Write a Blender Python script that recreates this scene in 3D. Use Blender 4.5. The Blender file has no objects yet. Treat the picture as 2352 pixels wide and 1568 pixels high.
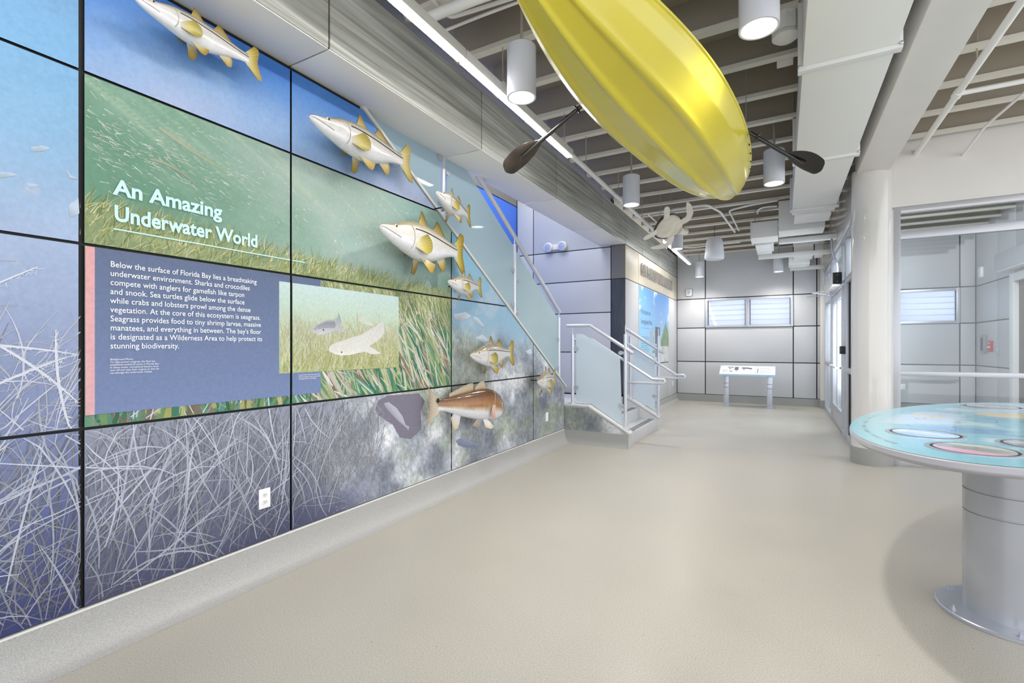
import bpy, bmesh, math, random
import numpy as np
from mathutils import Vector, Matrix, Euler

# ------------------------------------------------------------------ camera, sky, exposure, big lights
SC = bpy.context.scene
COL = SC.collection
FPX = 17.0 / 36.0 * 2352          # focal length in pixels
CAMZ, YAW = 1.35, math.radians(29.2)
cam_d = bpy.data.cameras.new('camera'); cam_d.lens = 17.0; cam_d.sensor_width = 36.0
cam_d.shift_y = 13.0 / 2352; cam_d.clip_start = 0.02
cam = bpy.data.objects.new('camera', cam_d); COL.objects.link(cam)
cam.location = (0, 0, CAMZ); cam.rotation_euler = (math.pi / 2, 0, YAW)
SC.camera = cam
SC.view_settings.view_transform = 'Standard'; SC.view_settings.look = 'None'
SC.view_settings.gamma = 1.0; SC.view_settings.exposure = 0.52
SC.view_settings.use_curve_mapping = False

W = bpy.data.worlds.new('sky'); SC.world = W; W.use_nodes = True
bg = W.node_tree.nodes['Background']; bg.inputs[0].default_value = (0.93, 0.96, 1.0, 1); bg.inputs[1].default_value = 1.75

def area(name, loc, rot, sx, sy, power, color=(1, 1, 1), parent=None):
    d = bpy.data.lights.new(name, 'AREA'); d.shape = 'RECTANGLE'; d.size = sx; d.size_y = sy
    d.energy = power; d.color = color
    o = bpy.data.objects.new(name, d); COL.objects.link(o); o.location = loc; o.rotation_euler = rot
    if parent: o.parent = parent; o.location = Vector(loc) - ROOT[parent.name]
    return o
ROOT = {}
# area light added inside the entrance glass as daylight, brightens the far hall
area('entrance_fill', (1.22, 10.0, 1.6), (math.radians(90), 0, math.radians(62)), 2.6, 2.2, 62, (0.90, 0.95, 1.0))
# daylight falling into the stairwell from the storey above, and an added fill light hidden behind the vestibule header
area('stairwell_daylight', (-3.4, 3.8, 5.2), (0, 0, 0), 1.4, 6.0, 62, (0.64, 0.77, 1.0))
area('vestibule_fill', (2.2, 7.2, 3.42), (math.radians(62), 0, 0), 2.1, .8, 105, (0.94, 0.97, 1.0))

# ------------------------------------------------------------------ helpers
def lin(c):
    return tuple(((x / 255.0) / 12.92 if x / 255.0 <= 0.04045 else ((x / 255.0 + 0.055) / 1.055) ** 2.4) for x in c)
def linA(a):
    a = np.asarray(a, float) / 255.0
    return np.where(a <= 0.04045, a / 12.92, ((a + 0.055) / 1.055) ** 2.4)

def pray(px, py):
    u = (px - 1176) / FPX; v = (797 - py) / FPX
    c, s = math.cos(YAW), math.sin(YAW)
    return Vector((-s + u * c, c + u * s, v))
def on_x(px, py, x):
    d = pray(px, py); t = x / d.x; return Vector((x, d.y * t, CAMZ + d.z * t))
def on_y(px, py, y):
    d = pray(px, py); t = y / d.y; return Vector((d.x * t, y, CAMZ + d.z * t))
def on_z(px, py, z):
    d = pray(px, py); t = (z - CAMZ) / d.z; return Vector((d.x * t, d.y * t, z))

class MB:
    def __init__(self): self.V = []; self.F = []; self.C = []; self.M = None; self.c = None
    def v(self, p, c=None):
        p = Vector(p)
        if self.M is not None: p = self.M @ p
        self.V.append(tuple(p)); self.C.append(c or self.c or (1, 1, 1)); return len(self.V) - 1
    def f(self, *ids): self.F.append(tuple(ids))
    def poly(self, pts, c=None): self.F.append(tuple(self.v(p, c) for p in pts))
    def box(self, x0, x1, y0, y1, z0, z1):
        i = [self.v(p) for p in ((x0, y0, z0), (x1, y0, z0), (x1, y1, z0), (x0, y1, z0), (x0, y0, z1), (x1, y0, z1), (x1, y1, z1), (x0, y1, z1))]
        for q in ((3, 2, 1, 0), (4, 5, 6, 7), (0, 1, 5, 4), (1, 2, 6, 5), (2, 3, 7, 6), (3, 0, 4, 7)): self.f(*[i[k] for k in q])
        return self
    def tube(self, pts, r, n=10, caps=True):
        pts = [Vector(p) for p in pts]; m = len(pts)
        rs = r if isinstance(r, (list, tuple)) else [r] * m
        t0 = (pts[1] - pts[0]).normalized(); a = Vector((0, 0, 1)) if abs(t0.z) < .9 else Vector((1, 0, 0))
        nx = t0.cross(a).normalized(); rings = []
        for k in range(m):
            if k == 0: t = t0
            elif k == m - 1: t = (pts[k] - pts[k - 1]).normalized()
            else: t = ((pts[k] - pts[k - 1]).normalized() + (pts[k + 1] - pts[k]).normalized()).normalized()
            nx = (nx - t * nx.dot(t)).normalized(); ny = t.cross(nx)
            sc = 1.0
            if 0 < k < m - 1:
                cs = (pts[k] - pts[k - 1]).normalized().dot(t); sc = 1 / max(cs, .5)
            rings.append([self.v(pts[k] + (nx * math.cos(2 * math.pi * j / n) + ny * math.sin(2 * math.pi * j / n)) * rs[k] * (1 + (sc - 1) * .5)) for j in range(n)])
        for k in range(m - 1):
            for j in range(n): self.f(rings[k][j], rings[k][(j + 1) % n], rings[k + 1][(j + 1) % n], rings[k + 1][j])
        if caps: self.F.append(tuple(reversed(rings[0]))); self.F.append(tuple(rings[-1]))
        return self
    def cyl(self, p0, p1, r, n=16): return self.tube([p0, p1], r, n)
    def lathe(self, c, prof, n=32, cap=True):
        c = Vector(c); rings = []
        for r, z in prof:
            rings.append([self.v(c + Vector((r * math.cos(2 * math.pi * j / n), r * math.sin(2 * math.pi * j / n), z))) for j in range(n)])
        for k in range(len(rings) - 1):
            for j in range(n): self.f(rings[k][j], rings[k][(j + 1) % n], rings[k + 1][(j + 1) % n], rings[k + 1][j])
        if cap: self.F.append(tuple(reversed(rings[0]))); self.F.append(tuple(rings[-1]))
        return self
    def prism(self, poly, fn, d0, d1):
        a = [self.v(fn(u, w, d0)) for u, w in poly]; b = [self.v(fn(u, w, d1)) for u, w in poly]; n = len(poly)
        self.F.append(tuple(a)); self.F.append(tuple(reversed(b)))
        for k in range(n): self.f(a[k], b[k], b[(k + 1) % n], a[(k + 1) % n])
        return self
    def ball(self, c, rx, ry, rz, n=16, m=10):
        c = Vector(c); top = self.v(c + Vector((0, 0, rz))); bot = self.v(c - Vector((0, 0, rz))); R = []
        for i in range(1, m):
            a = math.pi * i / m
            R.append([self.v(c + Vector((rx * math.sin(a) * math.cos(2 * math.pi * j / n), ry * math.sin(a) * math.sin(2 * math.pi * j / n), rz * math.cos(a)))) for j in range(n)])
        for j in range(n):
            self.f(top, R[0][j], R[0][(j + 1) % n]); self.f(bot, R[-1][(j + 1) % n], R[-1][j])
        for i in range(m - 2):
            for j in range(n): self.f(R[i][j], R[i + 1][j], R[i + 1][(j + 1) % n], R[i][(j + 1) % n])
        return self
    def build(self, name, m, parent=None, bevel=0, recalc=True, angle=35):
        off = ROOT.get(parent.name, Vector((0, 0, 0))) if parent else Vector((0, 0, 0))
        me = bpy.data.meshes.new(name)
        me.from_pydata([(v[0] - off.x, v[1] - off.y, v[2] - off.z) for v in self.V], [], self.F)
        if recalc or bevel:
            bm = bmesh.new(); bm.from_mesh(me)
            if recalc: bmesh.ops.recalc_face_normals(bm, faces=bm.faces)
            if bevel:
                es = [e for e in bm.edges if len(e.link_faces) == 2 and e.calc_face_angle(0) > .5]
                bmesh.ops.bevel(bm, geom=es, offset=bevel, segments=2, affect='EDGES', profile=.6)
            bm.to_mesh(me); bm.free()
        if any(c != (1, 1, 1) for c in self.C) and not bevel:
            at = me.color_attributes.new('Col', 'FLOAT_COLOR', 'POINT')
            arr = np.ones((len(self.V), 4), np.float32); arr[:, :3] = np.array(self.C, np.float32)
            at.data.foreach_set('color', arr.ravel())
        me.polygons.foreach_set('use_smooth', [True] * len(me.polygons))
        me.set_sharp_from_angle(angle=math.radians(angle))
        me.materials.append(m)
        o = bpy.data.objects.new(name, me); COL.objects.link(o)
        if parent: o.parent = parent; ROOT[o.name] = off
        return o

def thing(name, label, cat, loc=(0, 0, 0), group=None):
    o = bpy.data.objects.new(name, None); COL.objects.link(o); o.location = loc; o.empty_display_size = .1
    o['label'] = label; o['category'] = cat
    if group: o['group'] = group
    ROOT[o.name] = Vector(loc); return o
def tag(o, label, cat, group=None):
    o['label'] = label; o['category'] = cat
    if group: o['group'] = group
    return o
def struct(o): o['kind'] = 'structure'; return o
def copy_thing(root, loc, label, group=None):
    r = root.copy(); COL.objects.link(r); r.location = loc; r['label'] = label
    if group: r['group'] = group
    for ch in list(root.children):
        c = ch.copy(); COL.objects.link(c); c.parent = r
        for g in ch.children:
            d = g.copy(); COL.objects.link(d); d.parent = c
    return r

# ---- materials
def mat(name, rgb, rough=.5, metal=0, spec=.5, noise=None, bump=0, coat=0, trans=0, alpha=1, col=False):
    """noise = (scale, amount, stretch xyz): colour mottling that belongs to the surface itself"""
    m = bpy.data.materials.new(name); m.use_nodes = True; nt = m.node_tree; N = nt.nodes; L = nt.links
    b = N['Principled BSDF']; c = lin(rgb)
    b.inputs['Base Color'].default_value = (*c, 1); b.inputs['Roughness'].default_value = rough
    b.inputs['Metallic'].default_value = metal; b.inputs['Specular IOR Level'].default_value = spec
    b.inputs['Coat Weight'].default_value = coat; b.inputs['Transmission Weight'].default_value = trans
    b.inputs['Alpha'].default_value = alpha
    src = None
    if col:
        a = N.new('ShaderNodeVertexColor'); a.layer_name = 'Col'; src = a.outputs['Color']; L.new(src, b.inputs['Base Color'])
    if noise:
        sc, am, st = noise
        tc = N.new('ShaderNodeTexCoord'); mp = N.new('ShaderNodeMapping'); mp.inputs['Scale'].default_value = st
        nz = N.new('ShaderNodeTexNoise'); nz.inputs['Scale'].default_value = sc; nz.inputs['Detail'].default_value = 5
        mr = N.new('ShaderNodeMapRange'); mr.inputs[1].default_value = .3; mr.inputs[2].default_value = .7
        mr.inputs[3].default_value = 1 - am; mr.inputs[4].default_value = 1 + am
        mx = N.new('ShaderNodeMix'); mx.data_type = 'RGBA'; mx.blend_type = 'MULTIPLY'; mx.inputs[0].default_value = 1
        L.new(tc.outputs['Object'], mp.inputs[0]); L.new(mp.outputs[0], nz.inputs['Vector']); L.new(nz.outputs['Fac'], mr.inputs[0])
        if src is not None: L.new(src, mx.inputs[6])
        else: mx.inputs[6].default_value = (*c, 1)
        L.new(mr.outputs[0], mx.inputs[7]); L.new(mx.outputs[2], b.inputs['Base Color'])
        if bump:
            bp = N.new('ShaderNodeBump'); bp.inputs['Strength'].default_value = bump; bp.inputs['Distance'].default_value = .01
            L.new(nz.outputs['Fac'], bp.inputs['Height']); L.new(bp.outputs[0], b.inputs['Normal'])
    return m
def emit(name, rgb, s):
    m = bpy.data.materials.new(name); m.use_nodes = True; b = m.node_tree.nodes['Principled BSDF']
    b.inputs['Base Color'].default_value = (*lin(rgb), 1); b.inputs['Emission Color'].default_value = (*lin(rgb), 1)
    b.inputs['Emission Strength'].default_value = s; return m
def glass(name, tint, diff, gloss=.12, rough=.02, back=.45):
    """sheet glass: mostly see-through, a share of frosted tint, a share of mirror"""
    m = bpy.data.materials.new(name); m.use_nodes = True; nt = m.node_tree; N = nt.nodes; L = nt.links; N.clear()
    out = N.new('ShaderNodeOutputMaterial'); tr = N.new('ShaderNodeBsdfTransparent'); tr.inputs[0].default_value = (*lin(tint), 1)
    d1 = N.new('ShaderNodeBsdfDiffuse'); d1.inputs[0].default_value = (*lin(tint), 1)
    d2 = N.new('ShaderNodeBsdfTranslucent'); d2.inputs[0].default_value = (*lin(tint), 1)
    dm = N.new('ShaderNodeMixShader'); L.new(d1.outputs[0], dm.inputs[1]); L.new(d2.outputs[0], dm.inputs[2]); dm.inputs[0].default_value = back
    g = N.new('ShaderNodeBsdfGlossy'); g.inputs['Roughness'].default_value = rough
    a = N.new('ShaderNodeMixShader'); a.inputs[0].default_value = diff; L.new(tr.outputs[0], a.inputs[1]); L.new(dm.outputs[0], a.inputs[2])
    lw = N.new('ShaderNodeLayerWeight'); lw.inputs[0].default_value = .25
    ml = N.new('ShaderNodeMath'); ml.operation = 'MULTIPLY_ADD'; ml.inputs[1].default_value = .5; ml.inputs[2].default_value = gloss
    cl = N.new('ShaderNodeClamp')
    L.new(lw.outputs['Fresnel'], ml.inputs[0]); L.new(ml.outputs[0], cl.inputs[0])
    b = N.new('ShaderNodeMixShader'); L.new(cl.outputs[0], b.inputs[0]); L.new(a.outputs[0], b.inputs[1]); L.new(g.outputs[0], b.inputs[2])
    L.new(b.outputs[0], out.inputs[0]); return m

M = {}
M['black'] = mat('black_gap', (10, 11, 14), .6)
M['panel'] = mat('grey_wall_panel', (194, 194, 197), .42, noise=(1.2, .03, (1, 1, 1)))
M['panel_warm'] = mat('warm_wall_panel', (214, 204, 186), .42, noise=(1.2, .03, (1, 1, 1)))
M['soffit'] = mat('soffit_panel', (236, 233, 229), .4)
M['base'] = mat('terrazzo_base', (166, 165, 163), .45, noise=(220, .2, (1, 1, 1)))
M['baseg'] = mat('grey_rubber_base', (150, 150, 148), .45)
M['white'] = mat('white_paint', (226, 225, 222), .35)
M['duct'] = mat('duct_paint', (236, 235, 232), .5)
M['ductg'] = mat('duct_side_paint', (222, 222, 221), .5)
M['plaster'] = mat('grey_plaster', (224, 220, 215), .4, noise=(3, .02, (1, 1, 1)))
M['colpaint'] = mat('gloss_column_paint', (214, 211, 207), .13, coat=.4, noise=(2, .01, (1, 1, 1)), bump=.05)
M['deck'] = mat('ceiling_deck', (172, 162, 146), .7, noise=(2, .06, (1, 1, 1)))
M['joist'] = mat('joist_paint', (222, 217, 206), .5)
M['web'] = mat('joist_web_paint', (172, 163, 148), .6)
M['alu'] = mat('aluminium', (190, 192, 198), .35, metal=.45)
M['steel'] = mat('brushed_steel', (190, 194, 204), .3, metal=.6)
M['rail'] = mat('silver_painted_rail', (198, 201, 208), .28, metal=.35)
M['pend'] = mat('pendant_shell', (212, 214, 222), .35)
M['lens'] = emit('lit_lens', (255, 252, 245), 6)
M['led'] = emit('led_strip', (255, 252, 248), 27)
M['dark'] = mat('dark_plastic', (14, 14, 16), .35)
M['darkwood'] = mat('dark_wood_panel', (62, 68, 74), .45, noise=(6, .25, (6, 6, .5)))
M['pillar'] = mat('grey_brown_panel', (128, 124, 118), .45)
M['plate'] = mat('white_plate', (240, 240, 242), .3)
M['bluewall'] = mat('blue_print_panel', (50, 108, 215), .4)
M['step'] = mat('step_concrete', (196, 196, 196), .5, noise=(60, .05, (1, 1, 1)))
M['curb'] = mat('curb_cap', (206, 205, 202), .4)
M['cloth'] = mat('dark_strip', (70, 70, 72), .6)
M['red'] = mat('red_plastic', (190, 30, 36), .35)
M['glass_stair'] = glass('teal_stair_glass', (210, 228, 228), .74, .05)
M['glass_frost'] = glass('frosted_glass', (232, 241, 247), .74, .04, .2)
M['glass_clear'] = glass('clear_glass', (246, 250, 252), .02, .03)
M['louver'] = glass('louver_glass', (218, 223, 236), .66, .02, .05, .9)
M['brown'] = mat('brown_door_panel', (92, 74, 62), .4)

def wood_mat():
    m = mat('grey_woodgrain', (142, 143, 138), .42); nt = m.node_tree; N = nt.nodes; L = nt.links; b = N['Principled BSDF']
    tc = N.new('ShaderNodeTexCoord'); mp = N.new('ShaderNodeMapping'); mp.inputs['Scale'].default_value = (1, .26, 9)
    nz = N.new('ShaderNodeTexNoise'); nz.inputs['Scale'].default_value = 3.0; nz.inputs['Detail'].default_value = 8; nz.inputs['Distortion'].default_value = .6
    cr = N.new('ShaderNodeValToRGB'); E_ = cr.color_ramp.elements
    E_[0].position = .28; E_[0].color = (*lin((128, 128, 123)), 1); E_[1].position = .72; E_[1].color = (*lin((202, 204, 198)), 1)
    e = E_.new(.5); e.color = (*lin((166, 168, 162)), 1)
    L.new(tc.outputs['Object'], mp.inputs[0]); L.new(mp.outputs[0], nz.inputs['Vector']); L.new(nz.outputs['Fac'], cr.inputs[0]); L.new(cr.outputs[0], b.inputs['Base Color'])
    return m
M['wood'] = wood_mat()
def floor_mat():
    m = mat('terrazzo_floor', (206, 199, 184), .36, spec=.4); nt = m.node_tree; N = nt.nodes; L = nt.links; b = N['Principled BSDF']
    tc = N.new('ShaderNodeTexCoord')
    n1 = N.new('ShaderNodeTexNoise'); n1.inputs['Scale'].default_value = 190; n1.inputs['Detail'].default_value = 3
    n2 = N.new('ShaderNodeTexNoise'); n2.inputs['Scale'].default_value = 1.1; n2.inputs['Detail'].default_value = 4
    vo = N.new('ShaderNodeTexVoronoi'); vo.inputs['Scale'].default_value = 9
    r1 = N.new('ShaderNodeMapRange'); r1.inputs[1].default_value = .32; r1.inputs[2].default_value = .68; r1.inputs[3].default_value = .74; r1.inputs[4].default_value = 1.18
    r2 = N.new('ShaderNodeMapRange'); r2.inputs[1].default_value = .3; r2.inputs[2].default_value = .7; r2.inputs[3].default_value = .95; r2.inputs[4].default_value = 1.04
    r3 = N.new('ShaderNodeMapRange'); r3.inputs[1].default_value = .018; r3.inputs[2].default_value = .03; r3.inputs[3].default_value = .35; r3.inputs[4].default_value = 1
    for n in (n1, n2, vo): L.new(tc.outputs['Object'], n.inputs['Vector'])
    L.new(n1.outputs['Fac'], r1.inputs[0]); L.new(n2.outputs['Fac'], r2.inputs[0]); L.new(vo.outputs['Distance'], r3.inputs[0])
    a = N.new('ShaderNodeMath'); a.operation = 'MULTIPLY'; L.new(r1.outputs[0], a.inputs[0]); L.new(r2.outputs[0], a.inputs[1])
    a2 = N.new('ShaderNodeMath'); a2.operation = 'MULTIPLY'; L.new(a.outputs[0], a2.inputs[0]); L.new(r3.outputs[0], a2.inputs[1])
    mx = N.new('ShaderNodeMix'); mx.data_type = 'RGBA'; mx.blend_type = 'MULTIPLY'; mx.inputs[0].default_value = 1
    mx.inputs[6].default_value = (*lin((180, 175, 165)), 1); L.new(a2.outputs[0], mx.inputs[7]); L.new(mx.outputs[2], b.inputs['Base Color'])
    r4 = N.new('ShaderNodeMapRange'); r4.inputs[1].default_value = .3; r4.inputs[2].default_value = .7; r4.inputs[3].default_value = .28; r4.inputs[4].default_value = .42
    L.new(n2.outputs['Fac'], r4.inputs[0]); L.new(r4.outputs[0], b.inputs['Roughness'])
    return m
M['floor'] = floor_mat()
M['print'] = mat('printed_mural', (150, 150, 150), .38, spec=.3, col=True, noise=(55, .06, (1, 1, 1)))
M['flat_print'] = mat('printed_graphic', (150, 150, 150), .38, spec=.3, col=True)
M['fish'] = mat('painted_fish', (220, 218, 214), .22, coat=.5, col=True, noise=(38, .05, (1, 1, 1)), bump=.12)
M['fin'] = mat('painted_fin', (190, 150, 60), .35, col=True)
M['line'] = mat('fish_dark_line', (38, 36, 32), .4)
M['eye'] = mat('fish_eye', (8, 8, 8), .08)
M['iris'] = mat('fish_iris', (206, 196, 168), .2)
M['rod'] = mat('black_mount_rod', (12, 12, 14), .5)

# ---- smooth value noise on arrays
def vnoise(x, y, seed):
    rs = np.random.RandomState(seed); T = rs.rand(256, 256)
    xi = np.floor(x).astype(int); yi = np.floor(y).astype(int); fx = x - xi; fy = y - yi
    fx = fx * fx * (3 - 2 * fx); fy = fy * fy * (3 - 2 * fy)
    g = lambda a, b: T[a % 256, b % 256]
    return (g(xi, yi) * (1 - fx) + g(xi + 1, yi) * fx) * (1 - fy) + (g(xi, yi + 1) * (1 - fx) + g(xi + 1, yi + 1) * fx) * fy
def fbm(x, y, seed, octv=5):
    s = 0; a = .5; t = 0
    for k in range(octv):
        s = s + a * vnoise(x * 2 ** k + 17 * k, y * 2 ** k + 5 * k, seed + k); t += a; a *= .55
    return s / t

def text_mesh(lines, size, m, name, parent, origin, ux, uy, spacing, width=None, bold=0, width_line=0):
    """lines of raised lettering; origin = left end of the first base line, ux along the text, uy up"""
    ux = Vector(ux); uy = Vector(uy); nz = ux.cross(uy); mb = MB(); k = 1.0
    for i, t in enumerate(lines):
        cu = bpy.data.curves.new('t', 'FONT'); cu.body = t; cu.size = size; cu.offset = bold; cu.resolution_u = 3
        o = bpy.data.objects.new('t', cu); COL.objects.link(o); dg = bpy.context.evaluated_depsgraph_get(); dg.update()
        me = o.evaluated_get(dg).to_mesh(); vs = [v.co.copy() for v in me.vertices]; fs = [tuple(p.vertices) for p in me.polygons]
        o.evaluated_get(dg).to_mesh_clear(); bpy.data.objects.remove(o); bpy.data.curves.remove(cu)
        if not vs: continue
        if i == width_line and width: k = width / max(v.x for v in vs)
        b0 = len(mb.V); og = Vector(origin) - uy * spacing * i
        for v in vs: mb.v(og + ux * v.x * k + uy * v.y + nz * .0004)
        mb.F += [tuple(b0 + q for q in f) for f in fs]
    return mb.build(name, m, parent, recalc=False)
# ------------------------------------------------------------------ the setting
XM = -2.70            # face of the mural wall
XG = -2.35            # face of the sign wall and of the fascia above it
YB = 12.85            # back wall
YS, YE = 6.36, 8.2    # stair, near side and far side
ZD = 3.95             # underside of the roof deck
def diag(y): return 3.12 - .6095 * (y - 2.56)   # top of the half wall beside the upper flight

mb = MB(); mb.box(-4.6, 9, -4, 13.2, -.12, 0); struct(mb.build('floor', M['floor']))
# ceiling: deck + joists
ceil = struct(MB().box(-2.72, 3.6, -2.5, 13.1, ZD, ZD + .1).build('ceiling', M['deck']))
for k in range(25):
    y = 3.80 + .6 * (k - 9)
    if y > 12.8: break
    j = MB().box(-2.34, 3.55, y + .028, y + .04, 3.662, ZD).build('joist', M['web'], ceil)
    MB().box(-2.30, 3.55, y - .028, y + .04, 3.65, 3.662).box(-2.30, 3.55, y - .028, y - .020, 3.662, 3.685).build('flange', M['joist'], j)

def panels(name, parent, m, fn, rects, gap=.012, th=.012, alts=None):
    """rectangular cladding panels; fn(u, v, w) -> world, w = distance out of the wall"""
    for i, (u0, u1, v0, v1) in enumerate(rects):
        mb = MB(); mb.prism([(u0 + gap / 2, v0 + gap / 2), (u1 - gap / 2, v0 + gap / 2), (u1 - gap / 2, v1 - gap / 2), (u0 + gap / 2, v1 - gap / 2)], fn, -th, 0)
        mb.build(name, (alts or {}).get(i, m), parent, bevel=.002)

# ---- back wall with two louvre windows
WX = [(-1.67, .22), (2.10, 3.11)]; WZ = (1.83, 2.545)
mb = MB()
zs = [(0, WZ[0]), (WZ[1], ZD + .1)]
for z0, z1 in zs: mb.box(-2.6, 3.7, YB + .014, YB + .2, z0, z1)
for x0, x1 in ((-2.6, WX[0][0]), (WX[0][1], WX[1][0]), (WX[1][1], 3.7)): mb.box(x0, x1, YB + .014, YB + .2, WZ[0], WZ[1])
wb = struct(mb.build('wall_back', M['black']))
fy = lambda u, v, w: (u, YB - w, v)
cols = [(-2.35, -1.67), (-1.67, .22), (.22, .68), (.68, 1.02), (1.02, 2.10), (2.10, 3.11), (3.11, 3.35)]
rects = []
for i, (a, b) in enumerate(cols):
    rects += [(a, b, .178, .99), (a, b, .99, WZ[0]), (a, b, WZ[1] + .012, ZD + .05)]
    if i not in (1, 5): rects.append((a, b, WZ[0], WZ[1] + .012))
panels('wall_panel', wb, M['panel'], fy, rects, gap=.022)
def louvre_window(name, x0, x1, lights):
    mb = MB(); z0, z1 = WZ; y0, y1 = YB - .03, YB + .1; w = .055
    mb.box(x0 + w - .004, x1 - w + .004, y0 + .004, y1 - .004, z0, z0 + w).box(x0 + w - .004, x1 - w + .004, y0 + .004, y1 - .004, z1 - w, z1).box(x0, x0 + w, y0, y1, z0, z1).box(x1 - w, x1, y0, y1, z0, z1)
    for k in range(1, lights):
        xc = x0 + (x1 - x0) * k / lights; mb.box(xc - .045, xc + .045, y0 - .003, y1 - .003, z0 + .002, z1 - .002)
    win = struct(mb.build(name, M['alu'], bevel=.004))
    dx = (x1 - x0) / lights
    for k in range(lights):
        a, b = x0 + k * dx + (.055 if k == 0 else .045), x0 + (k + 1) * dx - (.055 if k == lights - 1 else .045)
        for q in range(5):
            zc = z0 + w + (z1 - z0 - 2 * w) * (q + .5) / 5; h = (z1 - z0 - 2 * w) / 10
            mb = MB(); mb.prism([(YB + .03, zc - h + .002), (YB + .036, zc - h), (YB + .056, zc + h + .004), (YB + .05, zc + h + .006)], lambda u, v, w_: (w_, u, v), a, b)
            mb.build('louvre_slat', M['louver'], win)
            MB().box(a, b, YB + .022, YB + .03, zc - h - .004, zc - h + .004).build('louvre_edge', M['alu'], win)
        MB().box(a - .005, a + .012, YB + .015, YB + .06, z0 + w, z1 - w).box(b - .012, b + .005, YB + .015, YB + .06, z0 + w, z1 - w).build('louvre_clip_channel', M['dark'], win)
    return win
louvre_window('window_1', WX[0][0], WX[0][1], 2)
louvre_window('window_2', WX[1][0], WX[1][1], 1)
struct(MB().box(-2.35, .74, YB - .012, YB + .014, 0, .178).box(1.0, 3.35, YB - .012, YB + .014, 0, .178).build('baseboard_back', M['baseg']))

# ---- sign wall, pillar end, fascia and soffit
mb = MB(); mb.box(-2.62, XG - .014, YE + .014, YB + .014, 0, 3.12)
wl = struct(mb.build('wall_left', M['black']))
fx = lambda u, v, w: (XG + w, u, v)
panels('wall_panel', wl, M['panel'], fx, [(YE, 9.07, .178, 2.535), (9.07, 11.81, .178, 1.0), (11.81, YB, .178, 2.535), (9.07, 11.81, 1.0, 2.535)], gap=.014)
panels('sign_band_panel', wl, M['panel_warm'], fx, [(YE, 9.07, 2.535, 3.12), (9.07, YB, 2.535, 3.12)], gap=.014)
fe = lambda u, v, w: (u, YE - w, v)
panels('pillar_panel', wl, M['darkwood'], fe, [(-2.605, XG, .53, 2.535)], gap=.012)
panels('pillar_panel', wl, M['pillar'], fe, [(-2.605, XG, 2.535, 3.12)], gap=.012)
struct(MB().prism([(XG, .178), (XG + .012, .178), (XG + .016, .06), (XG + .07, 0), (XG, 0)], lambda u, v, w: (u, w, v), YE + .02, YB - .012).build('baseboard_left', M['base']))

fas = struct(MB().box(-2.62, XG - .014, -2.5, YB, 3.135, 3.645).build('wall_fascia', M['black']))
ys = [-2.5, -1.3, .34, 1.98, 3.65, 5.3, 6.95, 8.2, 9.35, 10.7, 11.8, YB]
panels('fascia_panel', fas, M['wood'], fx, [(a, b, 3.12, 3.648) for a, b in zip(ys, ys[1:])], gap=.012)
fs = lambda u, v, w: (u, v, 3.12 - w)
panels('soffit_panel', fas, M['soffit'], lambda u, v, w: (v, u, 3.12 - w), [(a, b, XM - .1, XG) for a, b in zip(ys[:6], ys[1:7])] + [(6.95, YE, XM - .1, XG)], gap=.012)

# ---- stairwell: end wall, outer wall
mb = MB(); mb.box(-4.6, -2.6, YE + .014, YE + .15, 0, 5.4); ew = struct(mb.build('wall_stair_end', M['black']))
xs = [-4.47, -4.12, -2.605]; zz = [.51, 1.26, 1.96, 2.535, 3.10, 4.2, 5.4]
panels('wall_panel', ew, M['panel'], fe, [(a, b, c, d) for a, b in zip(xs, xs[1:]) for c, d in zip(zz, zz[1:])], gap=.016)
ow = struct(MB().box(-4.6, -4.484, -1.5, YE, 0, 5.4).build('wall_stair_outer', M['black']))
fo = lambda u, v, w: (-4.47 + w, u, v)
panels('wall_panel', ow, M['bluewall'], fo, [(a, b, .51, 4.05) for a, b in ((-1.5, 3.0), (3.0, 5.6), (5.6, YE))], gap=.016)
panels('wall_panel', ow, M['pillar'], fo, [(a, b, 4.05, 5.4) for a, b in ((-1.5, 3.0), (3.0, 5.6), (5.6, YE))], gap=.016)

# ---- beam, column, glazed vestibule front
struct(MB().box(.75, 1.06, -2.5, 6.98, 3.35, ZD).build('beam', M['plaster'], bevel=.006))
colm = struct(MB().lathe((.91, 6.98, 0), [(.195, .178), (.195, 3.4)], 48).build('column', M['colpaint']))
MB().lathe((.91, 6.98, 0), [(.207, 0), (.207, .16), (.2, .19)], 48).build('column_base', M['baseg'], colm)
YG = 6.93
struct(MB().box(1.0, 4.4, YG, YG + .16, 2.94, ZD).build('wall_right_front', M['plaster']))
struct(MB().prism([(1.0, 2.935), (1.09, 2.935), (1.105, 2.9), (1.105, 0), (1.0, 0)], lambda u, v, w: (u, w, v), YG - .01, YG + .16).build('trim_1', M['colpaint']))
mb = MB(); f0, f1 = YG + .02, YG + .1
for z0, z1 in ((0, .07), (1.028, 1.078), (2.575, 2.66), (2.87, 2.94)): mb.box(1.17, 2.625, f0 + .004, f1 - .004, z0, z1).box(2.685, 4.225, f0 + .004, f1 - .004, z0, z1)
for x in (1.105, 2.62, 4.22): mb.box(x, x + .07, f0, f1, 0, 2.94)
wn = struct(mb.build('window_3', M['alu'], bevel=.004))
for a, b in ((1.175, 2.62), (2.69, 4.22)):
    for z0, z1 in ((.07, 1.028), (1.078, 2.575), (2.66, 2.87)):
        MB().box(a, b, YG + .055, YG + .063, z0, z1).build('pane', M['glass_clear'], wn)
MB().box(1.175, 4.22, YG + .012, YG + .02, 2.875, 2.895).build('glazing_bead', M['white'], wn)

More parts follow.
